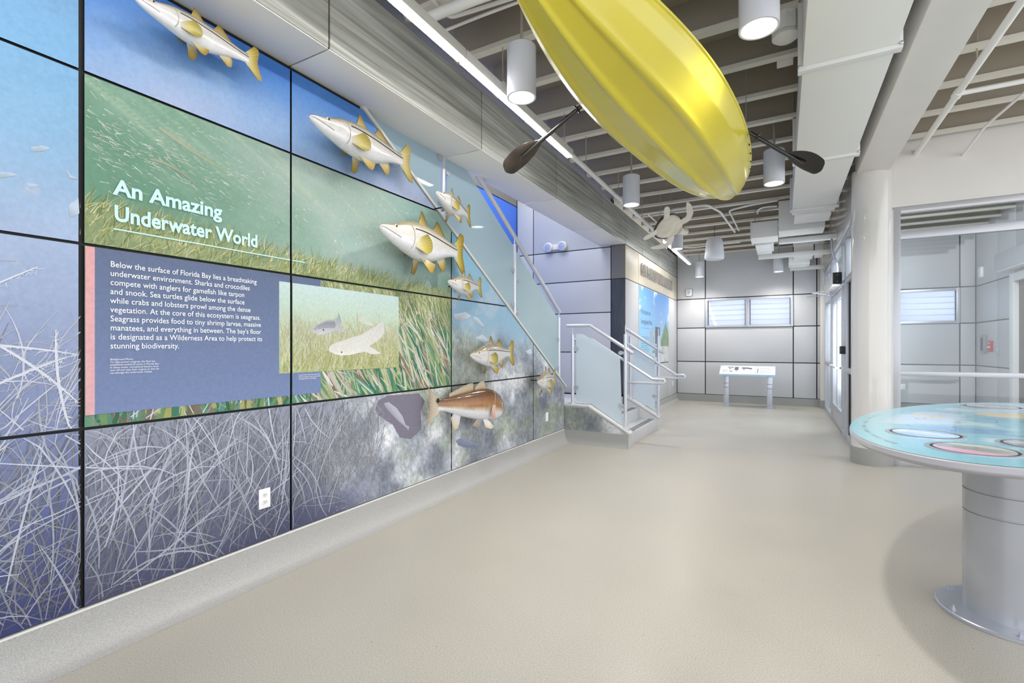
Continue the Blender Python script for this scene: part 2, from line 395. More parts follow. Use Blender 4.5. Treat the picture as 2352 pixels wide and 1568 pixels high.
# right wall of the vestibule: door from the outside
wr = MB(); wr.box(3.364, 3.5, 10.9, 13.1, 0, ZD); wr.box(3.364, 3.5, YG, 10.9, 2.45, ZD); wv = struct(wr.build('wall_right', M['black']))
fr = lambda u, v, w: (3.35 - w, u, v)
panels('wall_panel', wv, M['panel'], fr, [(a, b, c, d) for a, b in ((10.98, 11.75), (11.75, YB)) for c, d in ((.178, .99), (.99, 1.83), (1.83, 2.55), (2.55, ZD))] + [(YG + .16, 10.98, 2.55, ZD)], gap=.02)
d2 = struct(MB().box(3.27, 3.45, 10.82, 10.98, 0, 2.55).box(3.27, 3.45, 8.2, 10.82, 2.42, 2.55).box(3.27, 3.45, 8.06, 8.2, 0, 2.55).build('door_2', M['white'], bevel=.006))
MB().box(3.34, 3.40, 8.2, 10.82, 0, 2.42).build('door_leaf', M['brown'], d2)
MB().tube([(3.30, 10.5, 2.25), (3.30, 9.4, 2.25)], .012, 8).build('door_arm', M['dark'], d2)

# ---- entrance front on the right of the hall (x = .8)
xd0, xd1 = .80, .90
struct(MB().box(.78, 1.0, 7.1, YB, 3.0, ZD).build('wall_entrance_header', M['colpaint'], bevel=.01))
mb = MB()
for y0, y1 in ((7.16, 7.22), (8.45, 8.60), (8.92, 9.02), (10.80, 10.95), (12.35, 12.45)): mb.box(xd0, xd1, y0, y1, 0, 3.0)
mb.box(xd0 + .004, xd1 - .004, 7.2, 12.45, 2.93, 2.998); mb.box(xd0 + .004, xd1 - .004, 7.2, 12.45, 2.28, 2.36)
for y0, y1 in ((7.2, 8.5), (10.95, 12.35)): mb.box(xd0 + .004, xd1 - .004, y0, y1, 0, .09).box(xd0 + .004, xd1 - .004, y0, y1, .98, 1.05)
mb.box(xd0 + .004, xd1 - .004, 8.6, 8.92, 0, .09)
w4 = struct(mb.build('window_4', M['alu'], bevel=.004))
for y0, y1, z0, z1 in ((7.22, 8.45, .09, .98), (7.22, 8.45, 1.05, 2.28), (10.95, 12.35, .09, .98), (10.95, 12.35, 1.05, 2.28), (7.22, 8.45, 2.36, 2.93), (9.02, 10.8, 2.36, 2.93), (10.95, 12.35, 2.36, 2.93), (8.6, 8.92, .09, 2.28), (8.6, 8.92, 2.36, 2.93)):
    MB().box(.845, .853, y0, y1, z0, z1).build('pane', M['glass_clear'], w4)
for y in (8.44, 10.96): MB().box(.835, .863, y - .012, y + .012, .09, 2.28).build('gasket', M['dark'], w4)
d1 = MB(); d1.box(.812, .873, 9.03, 9.14, .02, 2.27).box(.812, .873, 10.68, 10.79, .02, 2.27).box(.815, .87, 9.14, 10.68, 2.15, 2.27).box(.815, .87, 9.14, 10.68, .02, .32).box(.815, .87, 9.86, 9.96, .32, 2.15)
d1 = struct(d1.build('door_1', M['alu'], bevel=.004))
for a, b in ((9.14, 9.86), (9.96, 10.68)): MB().box(.84, .848, a, b, .32, 2.15).build('pane', M['glass_clear'], d1)
MB().tube([(.815, 9.2, 1.02), (.74, 9.2, 1.02), (.74, 10.62, 1.02), (.815, 10.62, 1.02)], .016, 10).build('push_bar', M['rail'], d1)
MB().box(.735, .80, 8.46, 8.59, 1.25, 1.365).build('card_reader', M['dark'], w4, bevel=.005)
struct(MB().lathe((.86, 12.72, 0), [(.13, 0), (.13, 3.6)], 32).build('column_corner', M['colpaint']))
struct(MB().lathe((.86, 12.72, 0), [(.142, 0), (.142, .178)], 32).build('baseboard_right', M['baseg']))

# ---- cove base along the mural wall
prof = [(XM - .02, .185), (XM + .012, .185)] + [(XM + .012 + .12 * (1 - math.sin(math.pi / 2 * (1 - t))) ** 1.0, .185 * (1 - t) ** 1.0 + 0) for t in (.15, .3)]
prof = [(XM - .02, .19), (XM + .006, .19), (XM + .010, .14), (XM + .016, .10), (XM + .028, .06), (XM + .05, .028), (XM + .08, .008), (XM + .12, .0005), (XM - .02, .0005)]
struct(MB().prism(prof, lambda u, v, w: (u, w, v), -2.5, YS - .0).build('baseboard_mural', M['base']))
struct(MB().box(XM - .02, XM + .008, -2.5, YS, .185, .193).build('trim_2', M['white']))
# ------------------------------------------------------------------ the mural
RS = random.Random(7)
YJ = [-1.7, .94, 1.978, 3.67, 5.37, YS]           # vertical joints
ZJ = [.193, .988, 1.807, 2.57, 3.100]             # horizontal joints
def ramp(t, stops):
    t = np.clip(t, 0, 1)[..., None]; out = np.zeros(t.shape[:-1] + (3,)); 
    xs_ = [s[0] for s in stops]; cs = np.array([s[1] for s in stops], float)
    for k in range(3): out[..., k] = np.interp(t[..., 0], xs_, cs[:, k])
    return out
def mixc(a, b, w): return a * (1 - w[..., None]) + np.asarray(b, float) * w[..., None]
def sstep(x, a, b): t = np.clip((x - a) / (b - a), 0, 1); return t * t * (3 - 2 * t)
def rock(y, z):
    n = fbm(y * 3.2, z * 3.2, 11); n2 = fbm(y * 14, z * 14, 21); n3 = fbm(y * 60 + z * 18, z * 34, 31, 3)
    c = ramp((n - .25) * 2, [(0, (118, 123, 136)), (.4, (154, 160, 170)), (.7, (186, 190, 198)), (1, (216, 218, 226))])
    ol = sstep(fbm(y * 2.2 + 9, z * 2.2, 41), .5, .68); c = mixc(c, (150, 158, 136), ol * .6)
    return c * (.74 + .30 * n2 + .42 * n3)[..., None]
def mural_col(y, z):
    n = fbm(y * 1.6, z * 1.6, 3); nf = fbm(y * 9, z * 9, 5)
    # left column: pale blue water over frosted grass
    A = ramp((z - .19) / 2.95, [(0, (62, 68, 118)), (.14, (98, 108, 158)), (.27, (138, 150, 194)), (.42, (164, 178, 214)), (.56, (172, 192, 224)), (.7, (148, 190, 226)), (.85, (128, 182, 226)), (1, (120, 172, 228))])
    A = A * (.92 + .16 * n)[..., None]; A = mixc(A, (206, 212, 228), sstep(nf * sstep(z, 1.2, 1.7) * sstep(-z, -2.3, -1.9), .52, .75) * .5)
    # sky-blue top row
    T = ramp((z - 2.5) / .62 + (n - .5) * .7 - (y - 2.4) * .10, [(0, (178, 192, 226)), (.35, (150, 182, 226)), (.7, (98, 152, 224)), (1, (72, 132, 220))])
    # green water photograph
    g = fbm(y * 2.0 + z * 1.5, z * 3.2, 61); gx = np.clip((y - .94) / 2.7, 0, 1)
    G = ramp(gx + (g - .5) * .8, [(0, (112, 156, 132)), (.3, (142, 176, 158)), (.6, (172, 192, 184)), (1, (154, 188, 182))])
    st = fbm(y * 6 + z * 9, z * 30 + y * 16, 71, 4); G = mixc(G, (198, 212, 184), sstep(st, .56, .78) * .45 * sstep(z, 2.1, 2.4))
    hz = 2.05 - .16 * gx + .07 * (fbm(y * 2.5, z * 0, 81) - .5)
    gr = fbm(y * 5, z * 9, 91); GB = ramp(gr, [(0, (116, 140, 108)), (.5, (152, 170, 124)), (1, (190, 198, 148))])
    w = sstep(hz - z, -.03, .16); G = G * (1 - w[..., None]) + GB * w[..., None]
    # big blades, lower row of the photograph
    lb = fbm(y * 7 + z * 3, z * 3, 101); LB = ramp(lb, [(0, (50, 104, 84)), (.45, (84, 146, 118)), (.75, (130, 168, 128)), (1, (178, 190, 148))])
    w = sstep(1.66 - z, -.15, .3); G = G * (1 - w[..., None]) + LB * w[..., None]
    # frosted grass along the bottom
    B = ramp((z - .19) / .8 + (n - .5) * .25, [(0, (76, 78, 110)), (.3, (106, 110, 138)), (.6, (134, 139, 160)), (1, (160, 165, 182))])
    R = rock(y, z); wr_ = sstep(y, 2.0, 2.5) * (1 - .75 * sstep(.75 - z + (y - 2.4) * .5, .25, .5) * sstep(-y, -2.9, -2.4))
    B = B * (1 - wr_[..., None]) + (R * 1.06) * wr_[..., None]
    # right columns: blue water above grey rock
    D = ramp((z - 1.6) / 1.3 + (n - .5) * .4, [(0, (158, 194, 222)), (.4, (150, 196, 224)), (.8, (124, 176, 226)), (1, (110, 164, 224))])
    edge = 1.62 + .28 * (fbm(y * 2.2, z * 2.2, 111) - .5) - .12 * (y - 3.7); w = sstep(edge - z, -.1, .32)
    D = D * (1 - w[..., None]) + R * w[..., None]
    D = mixc(D, (196, 208, 226), sstep(fbm(y * 5, z * 5, 121), .55, .72) * sstep(z, 1.0, 1.4) * .55)
    C = np.where((y < .94)[..., None], A, np.where((z > 2.57)[..., None], T, np.where((z > .988)[..., None], G, B)))
    C = np.where((y > 3.67)[..., None], D, C)
    C = np.where(((y > 3.67) & (z < .988))[..., None], R, C)
    tr = sstep(y, 3.3, 3.67) * (z > 2.57) ; return np.clip(C, 0, 255)

PRINTS = {}   # panel key -> list of (polygon of (y, z), colours, layer)
def key(y, z):
    a = b = None
    for i in range(5):
        if YJ[i] <= y < YJ[i + 1]: a = i
    for i in range(4):
        if ZJ[i] <= z < ZJ[i + 1]: b = i
    return (a, b)
def clampto(k, y, z, g=.008):
    y = min(max(y, YJ[k[0]] + g), YJ[k[0] + 1] - g); z = min(max(z, ZJ[k[1]] + g), ZJ[k[1] + 1] - g)
    return y, min(z, diag(y) - .02)
def put(poly, cols, layer, k=None):
    cy = sum(p[0] for p in poly) / len(poly); cz = sum(p[1] for p in poly) / len(poly)
    k = k or key(cy, cz)
    if k[0] is None or k[1] is None or cz > diag(cy) - .02: return
    PRINTS.setdefault(k, []).append(([clampto(k, *p) for p in poly], cols, layer))
def blade(y, z, ang, L, w, bend, col0, col1, layer, n=7, rect=None):
    """a printed grass blade: ang from vertical, bend in radians along the blade"""
    pts = []; a = ang
    for i in range(n + 1):
        t = i / n; pts.append((y, z, a, w * (.30 + .85 * math.sin(math.pi * (.12 + .85 * t))) if n > 4 else w * (1 - .75 * t))); y += math.sin(a) * L / n; z += math.cos(a) * L / n; a += bend / n
    for i in range(n):
        (y0, z0, a0, w0), (y1, z1, a1, w1) = pts[i], pts[i + 1]
        q = [(y0 - math.cos(a0) * w0, z0 + math.sin(a0) * w0), (y0 + math.cos(a0) * w0, z0 - math.sin(a0) * w0), (y1 + math.cos(a1) * w1, z1 - math.sin(a1) * w1), (y1 - math.cos(a1) * w1, z1 + math.sin(a1) * w1)]
        c0 = [p + (r - p) * i / n for p, r in zip(col0, col1)]; c1 = [p + (r - p) * (i + 1) / n for p, r in zip(col0, col1)]
        cy, cz = (y0 + y1) / 2, (z0 + z1) / 2
        if rect:
            if not (rect[0] < cy < rect[1] and rect[2] < cz < rect[3]): continue
            q = [(min(max(p[0], rect[0]), rect[1]), min(max(p[1], rect[2]), rect[3])) for p in q]
        put(q, [c0, c0, c1, c1], layer)
def jit(c, d): k = RS.uniform(-d, d); return [min(255, max(0, v + k)) for v in c]

# frosted strands: bottom row and left column
for i in range(1400):
    t = i / 1400; y = RS.uniform(-.9, 2.3); z = RS.uniform(.1, .75) if RS.random() < .7 else RS.uniform(.15, 1.0)
    if y > 1.978 and RS.random() < .45: continue
    b = 112 + 112 * t ** 1.6 + RS.uniform(-14, 14); b *= .74 + .3 * min(1, z / .8)
    c = (b * .95, b * .98, min(255, b * 1.04 + 4)); a = RS.gauss(.15, .55)
    blade(y, z, a, RS.uniform(.25, .75), RS.uniform(.0008, .0028) * (1 + t * .5), RS.gauss(0, .7), c, [v * 1.08 for v in c], t)
for i in range(190):
    t = i / 190; y = RS.uniform(-.9, .9); z = RS.uniform(.9, 1.35)
    b = 176 + 40 * t + RS.uniform(-10, 10); c = (b * .95, b * .97, min(255, b * 1.05))
    blade(y, z, RS.gauss(.35, .7), RS.uniform(.2, .6), RS.uniform(.0012, .003), RS.gauss(.2, .8), c, c, t)
for sy, sz, a, L in ((.30, 1.36, 1.5, .62), (.62, 1.40, 2.2, .42), (.90, .98, -.25, .45), (.45, 1.05, .9, .5), (.2, 1.15, .7, .8)):
    blade(sy, sz, a, L, .0045, .3, (222, 228, 240), (232, 236, 246), 2, 12)
    for q in range(70):
        t = RS.random(); blade(sy + math.sin(a + .15 * t) * L * t, sz + math.cos(a + .15 * t) * L * t, RS.uniform(0, 6.28), RS.uniform(.01, .03), .0014, 0, (226, 232, 244), (236, 240, 250), 2.1, 1)
for i in range(420):
    y = RS.uniform(2.1, 2.75); z = RS.uniform(.35, .8); b = RS.uniform(120, 176)
    blade(y, z, RS.gauss(.1, .55), RS.uniform(.08, .24), RS.uniform(.0008, .0018), RS.gauss(0, .8), (b, b, b + 8), (b + 18, b + 18, b + 24), i / 420, 5)
# rock speckle
for i in range(4200):
    y = RS.uniform(2.3, YS); z = RS.uniform(.2, 1.35 if y > 3.67 else .98)
    b = RS.choice((104, 122, 176, 192, 210)) + RS.uniform(-10, 10); c = (b, b + RS.uniform(-3, 5), b + RS.uniform(-4, 8))
    blade(y, z, RS.uniform(-1.2, 1.2), RS.uniform(.005, .02), RS.uniform(.001, .0028), 0, c, c, .2, 1)
# silver fish ghosts and the dark hollow
def P2(pts): return [(v.y, v.z) for v in (on_x(px, py, XM) for px, py in pts)]
put(P2([(868, 920), (890, 908), (962, 903), (976, 922), (966, 945), (968, 985), (944, 1008), (918, 1004), (902, 975), (872, 955), (862, 940)]), [(134, 129, 146)] * 11, .3)
def ghost(pts, c, lay):
    q = P2(pts); n = len(q); put(q, [[min(255, v * (1.04 - .16 * (i > n / 2))) for v in c] for i in range(n)], lay)
ghost([(882, 926), (892, 923), (910, 936), (924, 955), (931, 975), (940, 980), (938, 988), (930, 980), (916, 968), (900, 952), (886, 936)], (186, 186, 202), .6)
ghost([(1046, 1012), (1056, 1006), (1075, 1008), (1092, 1018), (1100, 1016), (1098, 1028), (1088, 1026), (1070, 1028), (1052, 1022)], (150, 160, 186), .6)
for pts in ([(1042, 722), (1070, 716), (1082, 726), (1062, 736), (1045, 734)], [(1086, 726), (1098, 730), (1112, 748), (1104, 748), (1092, 738)], [(1092, 775), (1108, 768), (1124, 782), (1108, 786)], [(1208, 806), (1220, 800), (1222, 812), (1212, 814)]):
    ghost(pts, (210, 220, 232), .5)
for pts in ([(70, 338), (96, 334), (116, 340), (96, 348), (72, 348)], [(0, 395), (26, 396), (40, 402), (10, 408), (0, 408)], [(152, 388), (164, 404), (178, 408), (172, 412), (158, 410)], [(60, 420), (90, 424), (70, 434)], [(158, 470), (180, 455), (182, 490), (160, 500)]):
    ghost(pts, (192, 208, 226), .5)
# short seagrass across the foot of the photograph's upper row
for i in range(2600):
    t = i / 2600; y = RS.uniform(.93, 3.66); gx = (y - .94) / 2.7
    z = 1.99 - .16 * gx - RS.random() ** 1.2 * .27
    if z < 1.74: continue
    k = RS.random(); c = jit(((150, 160, 92), (196, 194, 128), (118, 142, 88), (224, 218, 176), (170, 178, 118))[int(k * 5)], 14)
    blade(y, z, RS.gauss(.42, .35), RS.uniform(.03, .11), RS.uniform(.0012, .0030), RS.gauss(.2, .3), c, jit(c, 16), t, 3)
# sparkle and drifting strands in the upper water
for i in range(620):
    y = RS.uniform(.95, 3.4); z = RS.uniform(2.05, 2.56); k = RS.random()
    if k < .6: z = 2.36 - .06 * (y - .95) + RS.gauss(0, .07); y = .95 + abs(RS.gauss(0, .5))
    b = RS.uniform(186, 246)
    blade(y, z, 1.9 + RS.gauss(0, .25), RS.uniform(.006, .045), RS.uniform(.0007, .002), 0, (b, b + 4, b - 6), (b, b + 6, b), .5, 1)
blade(1.24, 2.44, 1.95, .36, .011, -.1, (176, 178, 160), (150, 176, 150), .6, 10)
blade(1.2, 2.27, 1.5, .24, .006, .9, (170, 178, 152), (150, 160, 140), .6, 8)
for i in range(60):
    y = RS.uniform(2.3, 3.6); z = RS.uniform(1.9, 2.5); blade(y, z, RS.uniform(-.5, .3), RS.uniform(.008, .02), .003, 0, (226, 236, 236), (236, 244, 244), .6, 1)
# large leaning blades, lower row right of the inset photograph and along its foot
for i in range(330):
    t = i / 330; y = RS.uniform(2.05, 3.85); z = RS.uniform(.8, 1.25)
    k = RS.random(); c = jit(((64, 128, 104), (110, 150, 110), (176, 188, 136), (196, 200, 172), (92, 148, 126), (150, 132, 112))[int(k * 6)], 14)
    blade(y, z, RS.gauss(-.42, .2), RS.uniform(.3, .72), RS.uniform(.006, .017), RS.gauss(-.15, .25), c, jit(c, 20), t, 8, (1.985, 3.66, .99, 1.80))
for i in range(900):
    y = RS.uniform(2.2, 3.66); z = RS.uniform(1.5, 1.78); c = jit(RS.choice(((156, 166, 104), (206, 206, 158), (132, 156, 104), (224, 222, 196))), 12)
    blade(y, z, RS.gauss(-.35, .25), RS.uniform(.05, .2), RS.uniform(.0014, .004), RS.gauss(-.1, .3), c, jit(c, 12), .9 + .1 * i / 900, 4, (2.2, 3.66, 1.2, 1.80))
for i in range(150):
    y = RS.uniform(2.1, 3.66); c = jit(RS.choice(((214, 212, 196), (196, 188, 178), (226, 226, 214))), 10)
    blade(y, RS.uniform(.95, 1.5), RS.gauss(-.7, .25), RS.uniform(.08, .3), RS.uniform(.002, .007), RS.gauss(.2, .3), c, c, 1.0, 5, (1.985, 3.66, .99, 1.8))
for i in range(120):
    y = RS.uniform(.98, 1.97); c = jit(RS.choice(((60, 118, 92), (112, 148, 96), (176, 178, 110), (126, 116, 96), (84, 140, 120))), 12)
    blade(y, RS.uniform(.95, 1.0), RS.gauss(0, .25), .2, RS.uniform(.008, .02), 0, c, jit(c, 16), i / 120, 3, (.95, 1.97, .99, 1.09))

# navy text block with its coral edge, over the photograph
def rectprint(y0, y1, z0, z1, ctop, cbot, layer, n=8):
    for k in ((1, 1), (2, 1)):
        a = max(y0, YJ[k[0]] + .008); b = min(y1, YJ[k[0] + 1] - .008)
        if b <= a: continue
        for i in range(n):
            s, e = z0 + (z1 - z0) * i / n, z0 + (z1 - z0) * (i + 1) / n
            cs = [p + (r - p) * i / n for p, r in zip(cbot, ctop)]; ce = [p + (r - p) * (i + 1) / n for p, r in zip(cbot, ctop)]
            PRINTS.setdefault(k, []).append(([(a, s), (b, s), (b, min(e, 1.799)), (a, min(e, 1.799))], [cs, cs, ce, ce], layer))
rectprint(.94, 2.2, 1.047, 1.80, (104, 118, 152), (128, 146, 190), 3)
rectprint(.94, .982, 1.047, 1.80, (240, 178, 180), (236, 184, 190), 3.3)
rectprint(1.894, 2.955, 1.188, 1.755, (210, 232, 232), (190, 204, 150), 3.6, 10)
PH = (1.896, 2.953, 1.190, 1.753)
for i in range(1900):
    t = i / 1900; y = RS.uniform(1.9, 2.95); z = 1.47 - .30 * t + RS.uniform(-.03, .03)
    c = jit(((186, 188, 112), (212, 212, 158), (150, 152, 84), (228, 226, 186), (168, 170, 100))[RS.randrange(5)], 12)
    f = 1 - t * .8; c = [v + (214 - v) * .55 * f for v in c]
    blade(y, z, RS.gauss(.12, .4), RS.uniform(.04, .14), RS.uniform(.0015, .0036), RS.gauss(0, .5), c, jit(c, 12), 3.8 + .2 * t, 4, PH)
def sharkpoly(pts, top, bel, layer):
    q = P2([(620 + a / 4.355, 600 + b / 4.355) for a, b in pts]); zs_ = [p[1] for p in q]; z0, z1 = min(zs_), max(zs_)
    put(q, [[b + (t - b) * ((p[1] - z0) / (z1 - z0)) ** .7 for b, t in zip(bel, top)] for p in q], layer, (2, 1))
sharkpoly([(870, 560), (885, 520), (905, 505), (915, 530), (960, 560), (1010, 610), (1030, 650), (980, 640), (920, 620), (880, 600)], (206, 214, 206), (222, 226, 210), 4.15)
sharkpoly([(405, 685), (430, 655), (470, 628), (560, 590), (640, 580), (672, 560), (682, 512), (700, 560), (710, 600), (700, 650), (740, 690), (782, 716), (730, 712), (660, 692), (620, 706), (540, 730), (480, 737), (425, 712)], (168, 170, 180), (216, 218, 222), 4.2)
sharkpoly([(470, 640), (560, 605), (640, 600), (655, 640), (640, 670), (560, 668), (470, 680), (420, 690)], (150, 152, 164), (182, 184, 192), 4.25)
sharkpoly([(578, 880), (592, 850), (620, 828), (700, 798), (800, 765), (900, 735), (980, 690), (1060, 640), (1098, 605), (1090, 560), (1038, 492), (1105, 560), (1125, 600), (1142, 650), (1138, 720), (1100, 770), (1040, 812), (990, 850), (1050, 882), (1106, 924), (1010, 928), (940, 902), (880, 917), (800, 935), (700, 942), (640, 926), (590, 902)], (214, 212, 208), (238, 238, 232), 4.3)
sharkpoly([(592, 888), (640, 900), (720, 912), (860, 890), (930, 860), (880, 912), (800, 932), (700, 940), (640, 924)], (232, 232, 226), (246, 246, 242), 4.35)
for ex, ey, L_ in ((712, 908, 4.5), (528, 686, 4.5)):
    v = on_x(620 + ex / 4.355, 600 + ey / 4.355, XM); put([(v.y + .006 * math.cos(a), v.z + .006 * math.sin(a)) for a in (0, .8, 1.6, 2.4, 3.2, 4, 4.8, 5.6)], [(60, 60, 66)] * 8, L_, (2, 1))

# the half wall and its printed panels
poly = [(-2.5, 0), (YS - .12, 0), (YS - .12, diag(YS - .12) - .02), (2.56, 3.10), (2.56, 3.6), (-2.5, 3.6)]
wm = struct(MB().prism(poly, lambda u, v, w: (w, u, v), XM - .13, XM - .014).build('wall_mural', M['black']))
for a in range(5):
    for b in range(4):
        g = .0065; ya, yb = YJ[a] + g, YJ[a + 1] - g; za, zb = ZJ[b] + g, ZJ[b + 1] - g
        if a == 0: yb -= .008
        if diag(ya) - .012 <= za + .02: continue
        yend = min(yb, 2.56 + (3.12 - .014 - za) / .6095 - .004)
        ny = max(2, int((yend - ya) / .011)); nz = max(2, int((zb - za) / .011))
        yl = list(np.linspace(ya, yend, ny)); kink = 2.56 + (3.12 - .012 - zb) / .6095
        if ya < kink < yend: yl = sorted(yl + [kink])
        yl = np.array(yl); top = np.minimum(zb, 3.12 - .012 - .6095 * (yl - 2.56))
        YY = np.repeat(yl[:, None], nz, 1); ZZ = za + (top[:, None] - za) * np.linspace(0, 1, nz)[None, :]
        cc = linA(mural_col(np.clip(YY, YJ[a] + 1e-4, YJ[a + 1] - 1e-4), np.clip(ZZ, ZJ[b] + .001, ZJ[b + 1] - .001))) * .79
        m_ = MB(); m_.V = [(XM, float(p), float(q)) for p, q in zip(YY.ravel(), ZZ.ravel())]; m_.C = [tuple(v) for v in cc.reshape(-1, 3)]
        for i in range(len(yl) - 1):
            for j in range(nz - 1): k = i * nz + j; m_.f(k, k + nz, k + nz + 1, k + 1)
        # panel edges
        rim = [(ya, za), (yend, za), (yend, float(top[-1])), *( [(kink, zb)] if ya < kink < yend else []), (ya, float(top[0]))]
        for i in range(len(rim)):
            p, q = rim[i], rim[(i + 1) % len(rim)]; m_.c = lin((24, 26, 32)); m_.poly([(XM, *p), (XM - .012, *p), (XM - .012, *q), (XM, *q)])
        m_.c = None
        lst = PRINTS.get((a, b), []); lst.sort(key=lambda s: s[2])
        for i, (pl, cs, lay) in enumerate(lst):
            x = XM + .0006 + .0009 * lay + 1e-7 * i
            m_.F.append(tuple(m_.v((x, p[0], p[1]), tuple(.79 * q for q in lin(c))) for p, c in zip(pl, cs)))
        m_.build('mural_panel', M['print'], wm, recalc=False)
# cap along the slope of the half wall
d_ = Vector((0, 1, -.6095)).normalized()
mb = MB(); mb.prism([(2.5, diag(2.5)), (YS + .06, diag(YS + .06)), (YS + .06, diag(YS + .06) + .028), (2.5, diag(2.5) + .028)], lambda u, v, w: (w, u, v), XM - .14, XM + .012)
mb.build('sloped_cap', M['curb'], wm, bevel=.003)
M['aqua'] = mat('pale_aqua_lettering', (196, 236, 232), .4); M['wtext'] = mat('white_lettering', (244, 246, 250), .4)
ty = 1.06
text_mesh(['An Amazing', 'Underwater World'], .101, M['aqua'], 'lettering', wm, (XM + .0056, 1.052, 2.058), (0, 1, 0), (0, 0, 1), .121, .70, .0030, 1)
MB().box(XM + .001, XM + .004, 1.052, 1.970, 1.894, 1.900).box(XM + .001, XM + .004, 1.986, 2.08, 1.894, 1.900).build('underline', M['aqua'], wm)
text_mesh(['Below the surface of Florida Bay lies a breathtaking', 'underwater environment. Sharks and crocodiles', 'compete with anglers for gamefish like tarpon', 'and snook. Sea turtles glide below the surface', 'while crabs and lobsters prowl among the dense', 'vegetation. At the core of this ecosystem is seagrass.', 'Seagrass provides food to tiny shrimp larvae, massive', "manatees, and everything in between. The bay's floor", 'is designated as a Wilderness Area to help protect its', 'stunning biodiversity.'], .0385, M['wtext'], 'lettering', wm, (XM + .0056, 1.038, 1.720), (0, 1, 0), (0, 0, 1), .0418, .709, .0002)
text_mesh(['Background Photo:', 'To help protect seagrass, the Park has', 'established pole/troll zones in Florida Bay.', 'In these zones, recreational boaters must', 'turn off and raise their engines so they do', 'not damage the underwater habitat.'], .0118, M['wtext'], 'caption_lettering', wm, (XM + .0056, 1.038, 1.290), (0, 1, 0), (0, 0, 1), .0125, .20, 0, 2)
text_mesh(['Juvenile lemon sharks venture from the', 'safety of mangrove roots to hunt above', 'the seagrass beds in Florida Bay.'], .0118, M['wtext'], 'caption_lettering', wm, (XM + .0056, 2.03, 1.168), (0, 1, 0), (0, 0, 1), .0125, .165, 0, 0)
# ------------------------------------------------------------------ stair
XR = [-1.80, -2.08, -2.36]       # risers of the lower flight
st = struct(MB().box(-4.47, XR[2], YS + .1, YE - .12, 0, .51).box(XR[2], XR[1], YS + .12, YE - .12, 0, .34).box(XR[1], XR[0], YS + .12, YE - .12, 0, .17).build('stairs', M['step'], bevel=.004))
MB().box(-4.47, XM - .14, YS - .3, YS + .1, 0, .51).build('landing', M['step'], st)
for i, x in enumerate(XR):
    for q in range(3):
        a = x - .035 - q * .032; MB().box(a - .016, a, YS + .14, YE - .14, .17 * (i + 1) - .002, .17 * (i + 1) + .002).build('tread_strip', M['cloth'], st)
for k in range(15):
    y = YS - .3 - .279 * k; MB().box(-4.47, XM - .14, y - .30, y, .17 * k + .35, .17 * (k + 1) + .51).build('upper_step', M['step'], st)
cp = [(-1.775, 0), (-1.775, .2), (-2.34, .525), (-2.72, .525), (-2.72, 0)]
cap = [(-1.755, .185), (-1.755, .212), (-2.335, .548), (-2.72, .548), (-2.72, .522), (-2.34, .522)]
for y0, y1, nm in ((YS, YS + .12, 'near'), (YE - .12, YE - .002, 'far')):
    x_end = -2.7 if nm == 'near' else -2.34
    cq = [(max(a, x_end), b) for a, b in cp]; cc_ = [(max(a, x_end), b) for a, b in cap]
    MB().prism(cq, lambda u, v, w: (u, w, v), y0, y1).build('curb', M['step'], st)
    MB().prism(cc_, lambda u, v, w: (u, w, v), y0 - .015, y1 + (.015 if nm == 'near' else 0)).build('curb_cap', M['curb'], st, bevel=.003)
# printed rock on the outside of the near curb
pl = [(-2.69, .185), (-1.80, .185), (-2.345, .505), (-2.69, .505)]
mb = MB(); n = 60
for i in range(n + 1):
    x = -2.69 + .872 * i / n; zt = .505 if x < -2.345 else .505 - (x + 2.345) * .575
    for j in range(13):
        z = .185 + (max(zt, .187) - .185) * j / 12
        c = linA(rock(np.array(x * 1.0 + 12), np.array(z)) * .82); mb.v((x, YS - .012, z), tuple(c))
for i in range(n):
    for j in range(12): k = i * 13 + j; mb.f(k, k + 13, k + 14, k + 1)
mb.build('curb_print', M['print'], st, recalc=False)
MB().prism([(YS - .013, .185), (YS, .185), (YS, 0), (YS - .05, 0), (YS - .022, .03), (YS - .014, .08)], lambda u, v, w: (w, u, v), -2.69, -1.785).build('curb_base', M['baseg'], st)

